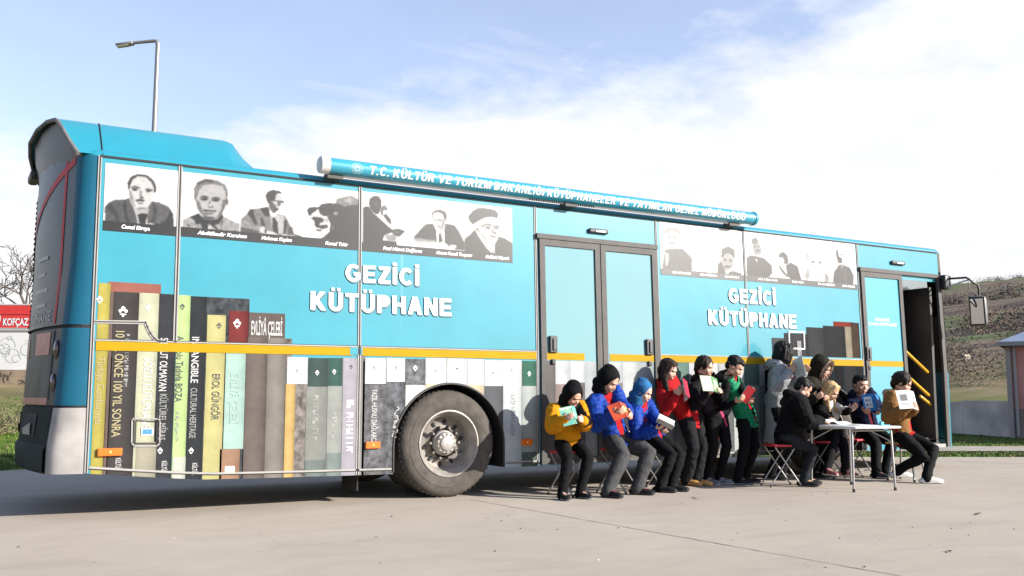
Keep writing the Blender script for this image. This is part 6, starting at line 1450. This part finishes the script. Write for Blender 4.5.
bn = empty('banner', tuple(W0+Vector((0, 0, 2.8)))); tag(bn, 'red banner with white letters on top of the white wall', 'banner')
redb = mat('red_banner_cloth', (.66, .035, .03), rough=.6, var=.08, scale=2)
def wpt(a, z, off): p = W0+We*a-Wn*off; return Vector((p.x, p.y, z))-Vector((W0.x, W0.y, 2.8))
m = MB(); m.add([wpt(-3, 2.83, .06), wpt(3.2, 2.83, .06), wpt(3.2, 3.44, .06), wpt(-3, 3.44, .06), wpt(-3, 2.83, .03), wpt(3.2, 2.83, .03), wpt(3.2, 3.44, .03), wpt(-3, 3.44, .03)], [(0, 1, 2, 3), (7, 6, 5, 4), (3, 2, 6, 7), (0, 4, 5, 1), (1, 5, 6, 2), (0, 3, 7, 4)], redb); m.build('banner_face', bn)
m = MB(); m.tube([wpt(-3, 3.46, .045), wpt(3.2, 3.46, .045)], .022, mat('banner_pole', (.55, .5, .48), rough=.5), n=8); m.tube([wpt(-3, 3.2, .066), wpt(3.2, 3.2, .066)], .007, mat('dark_red_fold', (.35, .02, .02), rough=.7), n=6)
for a in (-3, -.6, 1.6, 3.2): m.tube([wpt(a, 2.6, .02), wpt(a, 3.48, .02)], .02, mat('banner_pole', (.55, .5, .48)), n=8)
m.build('frame', bn)
tv, tf_ = text_mesh('KOFÇAZ B', .03); x0 = min(p[0] for p in tv); x1 = max(p[0] for p in tv); a0, a1 = .10, .93
m = MB(); m.add([wpt(a0+(p[0]-x0)/(x1-x0)*(a1-a0), 2.90+p[1]*.27, .068) for p in tv], tf_, vinyl_w); m.ell(wpt(-.06, 3.08, .066), (.09, .004, .14), vinyl_w, rot=Matrix((We, Wn, Vector((0, 0, 1)))).transposed()); m.build('lettering', bn, fix=False)
# bare trees
bark = mat('bare_bark', (.115, .095, .085), rough=.95, var=.3, scale=8)
def bare_tree(label, x, y, z, h, seed, lean=0.):
    r2 = random.Random(seed); root = empty('bare_tree', (x, y, z)); tag(root, label, 'tree', 'bare trees behind the banner wall')
    tr = MB(); cr = MB()
    def grow(p, d, L, r_, lev):
        q = [p]; n = 4; dd = d.copy()
        for k in range(n):
            dd = (dd+Vector((r2.uniform(-1, 1), r2.uniform(-1, 1), r2.uniform(-.5, .9)))*.16).normalized(); q.append(q[-1]+dd*L/n)
        (tr if lev < 1 else cr).tube(q, [r_*(1-.12*k) for k in range(n+1)], bark, n=6 if lev < 2 else 4, cap=lev < 2)
        if lev >= 5: return
        for k in range(r2.choice([3, 3, 4])):
            i = r2.choice([2, 3, 4, 4]); a = dd.orthogonal().normalized(); a.rotate(Matrix.Rotation(r2.uniform(0, 6.28), 3, dd)); nd_ = (dd+a*r2.uniform(.45, 1.0)).normalized()
            grow(q[i], nd_, L*r2.uniform(.55, .78), max(.011, r_*.55), lev+1)
    grow(Vector((0, 0, 0)), Vector((lean, 0, 1)).normalized(), h*.33, h*.022, 0)
    tr.build('trunk', root); cr.build('crown', root)
bare_tree('bare grey tree behind the red banner, its crown spreading towards the bus', .2, 24.0, 1.6, 6.2, 3)
bare_tree('bare tree with lower spreading twigs behind the red banner', 1.5, 25.5, 1.6, 5.6, 8)
bare_tree('bare tree at the edge of the view, left of the red banner', -1.9, 23.5, 1.6, 7.4, 15)
# shrubs at the foot of the wall on the left
def leaf_clump(mb, c, rad, n, size, mats_, r2, flat=.7):
    for k in range(n):
        d = Vector((r2.gauss(0, 1), r2.gauss(0, 1), r2.gauss(0, 1))); d.normalize(); q = r2.random()**.4; p = Vector(c)+Vector((d.x*rad[0], d.y*rad[1], abs(d.z)*rad[2] if flat else d.z*rad[2]))*q
        a = Vector((r2.uniform(-1, 1), r2.uniform(-1, 1), r2.uniform(-1, 1))).normalized(); b_ = a.orthogonal().normalized(); s_ = size*r2.uniform(.5, 1.3)
        mb.add([p-b_*s_*.4, p+b_*s_*.4, p+a*s_], [(0, 1, 2)], r2.choice(mats_))
scr1 = mat('scrub_brown', (.125, .085, .064), rough=1, var=.3, scale=.3); scr2 = mat('scrub_rust', (.155, .105, .072), rough=1, var=.3, scale=.3); scr3 = mat('scrub_olive', (.095, .092, .045), rough=1, var=.3, scale=.3); scr4 = mat('scrub_dark', (.070, .055, .047), rough=1, var=.3, scale=.3); scr5 = mat('dry_stalks', (.24, .19, .11), rough=1, var=.3, scale=2)
for k, (px, py, D, s_, lab) in enumerate(((22, 392, 17.5, .55, 'dry brown bush on the bank beside the bus rear, under the white wall'), (4, 396, 17, .42, 'low dry bush at the edge of the view under the white wall'))):
    p = CPOS+ray(px, py)*D; z = float(height(np.array([p.x]), np.array([p.y]))[0]); m = MB(); r2 = random.Random(k)
    leaf_clump(m, (0, 0, 0), (s_, s_, s_*.9), 2600, .028, [scr5, scr3, scr5, ga], r2)
    root = empty('dry_bush', (p.x, p.y, z)); tag(root, lab, 'bush', 'dry bushes on the bank'); m.build('foliage', root, fix=False)
    m = MB()
    for q in range(14): a = r2.uniform(0, 6.28); m.tube([(0, 0, 0), (s_*.4*math.cos(a), s_*.4*math.sin(a), s_*.4), (s_*.7*math.cos(a+.3), s_*.7*math.sin(a+.3), s_*.8)], [.01, .007, .003], bark, n=5)
    m.build('stems', root)
# street lamp
lp = empty('street_lamp', (2.194, 10.287, 0)); tag(lp, 'tall grey street lamp with one arm, behind the bus', 'street lamp')
galv = mat('galvanised_steel', (.30, .29, .28), rough=.45, metal=.5)
m = MB(); m.tube([(0, 0, 0), (0, 0, 4), (0, 0, 7.95), ], [.075, .06, .042], galv, n=12); m.tube([(0, 0, .0), (0, 0, .35)], .11, galv, n=12); m.build('pole', lp, smooth=60)
e2 = (gnd(116, 46, 8.0)-gnd(158, 41, 8.0)); A = CPOS+ray(158, 42)*(18.6); 
d_ = -cR
m = MB(); m.tube([(0, 0, 7.9), Vector((0, 0, 8.0))+d_*.02, Vector((0, 0, 8.0))+d_*.10, Vector((0, 0, 7.96))+d_*.50], [.042, .040, .034, .030], galv, n=10); m.build('arm', lp, smooth=60)
m = MB(); RT = Matrix((d_, Vector((0, 0, 1)).cross(d_), Vector((0, 0, 1)))).transposed() @ Matrix.Rotation(R(8), 3, 'Y')
m.box(Vector((0, 0, 7.93))+d_*.65, (.34, .15, .06), galv, rot=RT, bev=.025); m.box(Vector((0, 0, 7.895))+d_*.68, (.24, .12, .014), mat('lamp_glass', (.6, .6, .55), rough=.2), rot=RT); m.build('lamp_head', lp, smooth=50)

# ================================================================== RIGHT BACKGROUND
bw = mat('grey_block_wall', (.56, .47, .42), rough=.95, var=.25, scale=1.3, detail=8, bump=.4, bscale=8)
w = MB(); a, c = Vector((21.3, 4.9, 0)), Vector((27.0, 18.5, 0)); d = (c-a).normalized(); n2_ = Vector((d.y, -d.x, 0)); 
K = 14; rr = random.Random(2)
for k in range(K):
    p, q = a+(c-a)*k/K, a+(c-a)*(k+1)/K-d*.006; h = .86+rr.uniform(-.02, .02)
    w.add([p, q, q+n2_*.2, p+n2_*.2]+[Vector((v_.x, v_.y, h)) for v_ in (p, q, q+n2_*.2, p+n2_*.2)], [(0, 1, 5, 4), (1, 2, 6, 5), (2, 3, 7, 6), (3, 0, 4, 7), (4, 5, 6, 7)], bw)
o = w.build('boundary_wall', None); tag(o, 'low grey stained concrete wall between the bus front and the pink building', 'wall')
# pink building
pk = mat('pink_render', (.60, .27, .235), rough=.95, var=.12, scale=1.5, detail=7); pk2 = mat('pink_plinth', (.27, .19, .18), rough=.95, var=.15, scale=2)
bd = empty('pink_building', (21.03, 4.86, 0)); tag(bd, 'small pink rendered building with a pale sheet roof, at the right', 'building')
by = Vector((.88, .475, 0)); bx = Vector((.475, -.88, 0))
def bq(mb, a0, a1, b0_, b1, z0, z1, m):
    P = [bx*a+by*b_ for a, b_ in ((a0, b0_), (a1, b0_), (a1, b1), (a0, b1))]; mb.add([(p.x, p.y, z0) for p in P]+[(p.x, p.y, z1) for p in P], [(0, 1, 5, 4), (1, 2, 6, 5), (2, 3, 7, 6), (3, 0, 4, 7), (4, 5, 6, 7), (3, 2, 1, 0)], m)
m = MB(); bq(m, 0, .38, 0, 5, .7, 2.2, pk); bq(m, .38, 1.6, .0, .2, 1.62, 2.2, pk); bq(m, .38, 1.6, .15, 5, 0.7, 1.62, mat('dark_opening', (.03, .026, .025), rough=.9)); bq(m, 1.6, 6, 0, 5, .7, 2.2, pk); bq(m, .38, 1.6, .2, 5, 1.62, 2.2, pk); m.build('wall', bd)
m = MB(); bq(m, 3.4, 17, .3, 6, 0, 5.6, pk); m.build('unseen_shade_block', bd); m = MB(); bq(m, 3.2, 17.2, .1, 6.2, 5.603, 5.75, mat('grey_fascia', (.28, .27, .27), rough=.7)); m.build('unseen_shade_block_top', bd)  # tall block added out of view to throw shade on the grass
m = MB(); bq(m, -.02, 6, -.02, 5, 0, .695, pk2); m.build('plinth', bd)
m = MB(); bq(m, -.02, .09, -.06, 0, 0, 2.18, mat('pale_pilaster', (.36, .30, .28), rough=.9, var=.1)); m.build('corner_pilaster', bd)
m = MB(); m.tube([bx*.17-by*.05+Vector((0, 0, z)) for z in (.05, 1.2, 2.2)], .035, mat('downpipe', (.33, .31, .30), rough=.6), n=8); m.build('downpipe', bd)
m = MB(); bq(m, .46, 1.56, .10, .145, .75, 1.58, black_g); win = m.build('window', bd); m = MB()
for a0, a1, z0, z1 in ((.42, .47, .72, 1.6), (1.55, 1.6, .72, 1.6), (.47, 1.55, 1.56, 1.61), (.98, 1.02, .75, 1.56)): bq(m, a0, a1, .08, .14, z0, z1, mat('window_frame_brown', (.10, .06, .05), rough=.6))
m.build('window_frame', win)
rfm = mat('pale_metal_roof', (.95, .95, .95), rough=.5, var=.06, scale=2)
m = MB()
P = lambda a_, b_, z: tuple((bx*a_+by*b_)+Vector((0, 0, z)))
m.add([P(-.14, -.35, 2.30), P(6, -.35, 2.30), P(6, 2.5, 3.05), P(1.2, 2.5, 3.05), P(-.14, 5.2, 2.30)], [(0, 1, 2, 3), (0, 3, 4)], rfm)
m.add([P(-.14, -.35, 2.295), P(6, -.35, 2.295), P(6, -.35, 2.20), P(-.14, -.35, 2.20), P(-.14, 5.2, 2.295), P(-.14, 5.2, 2.20)], [(0, 1, 2, 3), (0, 3, 5, 4)], mat('grey_fascia', (.28, .27, .27), rough=.7))
m.add([P(-.14, -.35, 2.20), P(6, -.35, 2.20), P(6, 0, 2.20), P(-.14, 5.2, 2.2), P(0, 0, 2.2)], [(0, 1, 2, 4), (0, 4, 3)], mat('soffit', (.2, .18, .17), rough=.9))
m.build('roof', bd, fix=False)
# scrub, hedgerows and woods on the far hillside: one mass nobody could count
hs = MB(); r2 = random.Random(77)
def hz_(x, y): return float(height(np.array([x]), np.array([y]))[0])
pts = []
def ring_pt(D, az): a = R(az); return C0[0]+D*math.cos(a), C0[1]+D*math.sin(a)
for (d0, d1, n, a0, a1, s0, s1, ms) in ((32, 46, 130, 12, 46, .35, .9, [scr1, scr2, scr5]), (48, 75, 150, 12, 46, .7, 1.5, [scr1, scr2, scr3, scr4]), (78, 120, 130, 10, 46, 1.2, 2.6, [scr1, scr2, scr4, scr3]), (150, 185, 150, 8, 48, 1.6, 3.4, [scr1, scr4, scr2]),
                                     (200, 300, 130, 8, 48, 1.4, 3., [scr1, scr2, scr3]), (310, 345, 170, 8, 50, 2.4, 4.6, [scr4, scr1]), (600, 650, 420, 6, 60, 2.0, 3.4, [scr4])):
    for k in range(n):
        D = r2.uniform(d0, d1); az = r2.uniform(a0, a1)
        if mnoise.noise((D*.02, az*.35, 5)) < -.12 and d0 < 300: continue
        x, y = ring_pt(D, az); pts.append((x, y, r2.uniform(s0, s1), ms, D))
zz = height(np.array([p[0] for p in pts]), np.array([p[1] for p in pts]))
for (x, y, s_, ms, D), z in zip(pts, zz):
    leaf_clump(hs, (x, y, float(z)-.1*s_), (s_*1.2, s_*1.2, s_*1.15), 330 if D < 130 else 130, s_*(.10 if D < 130 else .17), [r2.choice(ms)], r2)
o = hs.build('hillside_scrub', None, fix=False); tag(o, kind='stuff')
sh = empty('hut', (*ring_pt(62, 34.1), hz_(*ring_pt(62, 34.1)))); tag(sh, 'small pale yellow roofed hut on the hillside just past the bus front', 'hut')
m = MB(); m.box((0, 0, .35), (1.3, 1.0, .7), mat('hut_wall', (.4, .36, .3), rough=.9)); m.build('wall', sh); sh.scale = (.36, .36, .36); m = MB(); m.add([(-.8, -.65, .68), (.8, -.65, .68), (.8, 0, 1.0), (-.8, 0, 1.0), (-.8, .65, .68), (.8, .65, .68)], [(0, 1, 2, 3), (3, 2, 5, 4)], mat('hut_roof', (.72, .62, .42), rough=.8)); m.build('roof', sh, fix=False)

# ================================================================== SKY AND SUN
SUN = Vector((.88, -1.0, .57)).normalized()
el = math.asin(SUN.z); az = math.atan2(SUN.x, SUN.y)
w = bpy.data.worlds.new('World'); SC.world = w; w.use_nodes = True; nt = w.node_tree; bg = nt.nodes['Background']
sk = nt.nodes.new('ShaderNodeTexSky'); sk.sky_type = 'NISHITA'; sk.sun_disc = False; sk.sun_elevation = el; sk.sun_rotation = az; sk.air_density = 1.0; sk.dust_density = .6; sk.ozone_density = 1.4
tc = nt.nodes.new('ShaderNodeTexCoord'); dirv = tc.outputs['Generated']
def math_(op, a, b_=None, cl=False):
    n = nt.nodes.new('ShaderNodeMath'); n.operation = op; n.use_clamp = cl
    for i, q in enumerate((a, b_)):
        if q is None: continue
        if isinstance(q, (int, float)): n.inputs[i].default_value = q
        else: nt.links.new(q, n.inputs[i])
    return n.outputs[0]
def dot(v): n = nt.nodes.new('ShaderNodeVectorMath'); n.operation = 'DOT_PRODUCT'; nt.links.new(dirv, n.inputs[0]); n.inputs[1].default_value = v; return n.outputs['Value']
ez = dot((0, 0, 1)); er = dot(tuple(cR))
# cloud layer: direction projected on a plane overhead
sx = nt.nodes.new('ShaderNodeSeparateXYZ'); nt.links.new(dirv, sx.inputs[0]); den = math_('ADD', math_('MAXIMUM', ez, 0.), .22)
cb = nt.nodes.new('ShaderNodeCombineXYZ'); nt.links.new(math_('DIVIDE', sx.outputs['X'], den), cb.inputs[0]); nt.links.new(math_('DIVIDE', sx.outputs['Y'], den), cb.inputs[1])
cn = nt.nodes.new('ShaderNodeTexNoise'); cn.inputs['Scale'].default_value = 1.7; cn.inputs['Detail'].default_value = 9; cn.inputs['Roughness'].default_value = .58; nt.links.new(cb.outputs[0], cn.inputs['Vector'])
cn2 = nt.nodes.new('ShaderNodeTexNoise'); cn2.inputs['Scale'].default_value = 5.; cn2.inputs['Detail'].default_value = 8; cn2.inputs['Roughness'].default_value = .55; nt.links.new(cb.outputs[0], cn2.inputs['Vector'])
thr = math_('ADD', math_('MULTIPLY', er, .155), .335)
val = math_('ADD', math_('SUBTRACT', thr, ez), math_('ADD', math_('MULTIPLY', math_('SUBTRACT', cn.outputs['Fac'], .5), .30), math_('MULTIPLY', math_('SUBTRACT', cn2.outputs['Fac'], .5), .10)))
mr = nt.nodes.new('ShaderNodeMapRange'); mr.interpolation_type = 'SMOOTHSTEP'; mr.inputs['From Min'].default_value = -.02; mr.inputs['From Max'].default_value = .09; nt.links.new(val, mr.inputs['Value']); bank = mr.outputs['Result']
mp = nt.nodes.new('ShaderNodeMapping'); mp.inputs['Rotation'].default_value = (0, 0, R(50)); mp.inputs['Scale'].default_value = (1., 5., 1.); nt.links.new(cb.outputs[0], mp.inputs['Vector'])
ci = nt.nodes.new('ShaderNodeTexNoise'); ci.inputs['Scale'].default_value = 1.1; ci.inputs['Detail'].default_value = 7; nt.links.new(mp.outputs[0], ci.inputs['Vector'])
mr2 = nt.nodes.new('ShaderNodeMapRange'); mr2.interpolation_type = 'SMOOTHSTEP'; mr2.inputs['From Min'].default_value = .46; mr2.inputs['From Max'].default_value = .75; mr2.inputs['To Max'].default_value = .55; nt.links.new(ci.outputs['Fac'], mr2.inputs['Value'])
# pale haze towards the horizon
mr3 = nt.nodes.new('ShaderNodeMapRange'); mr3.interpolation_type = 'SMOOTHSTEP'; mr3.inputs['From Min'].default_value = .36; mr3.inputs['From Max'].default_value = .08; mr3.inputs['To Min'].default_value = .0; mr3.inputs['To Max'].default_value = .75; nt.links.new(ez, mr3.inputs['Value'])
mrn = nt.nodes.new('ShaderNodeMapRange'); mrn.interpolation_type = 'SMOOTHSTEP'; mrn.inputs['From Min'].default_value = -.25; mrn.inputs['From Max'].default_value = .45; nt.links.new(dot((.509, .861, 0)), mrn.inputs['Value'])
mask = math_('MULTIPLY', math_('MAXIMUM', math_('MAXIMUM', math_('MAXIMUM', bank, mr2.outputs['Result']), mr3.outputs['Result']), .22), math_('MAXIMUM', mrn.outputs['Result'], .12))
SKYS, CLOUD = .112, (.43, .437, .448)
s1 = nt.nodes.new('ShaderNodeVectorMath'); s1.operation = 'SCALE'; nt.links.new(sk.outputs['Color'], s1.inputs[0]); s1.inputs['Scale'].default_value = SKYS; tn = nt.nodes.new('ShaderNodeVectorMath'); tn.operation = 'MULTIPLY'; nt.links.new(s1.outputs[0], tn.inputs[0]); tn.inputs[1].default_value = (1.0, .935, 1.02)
sh_ = nt.nodes.new('ShaderNodeMapRange'); sh_.inputs['From Min'].default_value = .35; sh_.inputs['From Max'].default_value = .65; sh_.inputs['To Min'].default_value = .95; sh_.inputs['To Max'].default_value = 1.06; nt.links.new(cn2.outputs['Fac'], sh_.inputs['Value'])
cc = nt.nodes.new('ShaderNodeVectorMath'); cc.operation = 'SCALE'; cc.inputs[0].default_value = CLOUD; nt.links.new(sh_.outputs['Result'], cc.inputs['Scale'])
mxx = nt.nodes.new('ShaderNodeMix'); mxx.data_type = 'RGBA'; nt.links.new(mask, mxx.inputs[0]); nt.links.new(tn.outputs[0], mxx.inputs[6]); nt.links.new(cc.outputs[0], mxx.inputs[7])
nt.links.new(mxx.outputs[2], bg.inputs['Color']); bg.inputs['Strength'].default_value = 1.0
sl = bpy.data.lights.new('sun', 'SUN'); sl.energy = 5.0; sl.angle = R(.5); sl.color = (1, .95, .88); so = bpy.data.objects.new('sun', sl); COL.objects.link(so)
so.rotation_euler = (-SUN).to_track_quat('-Z', 'Y').to_euler(); so.location = (20, -20, 20)
vs = SC.view_settings; vs.view_transform = 'Standard'; vs.look = 'None'; vs.gamma = 1; vs.exposure = 1.25; vs.use_curve_mapping = False
SC.cycles.max_bounces = 6; SC.cycles.use_denoising = True
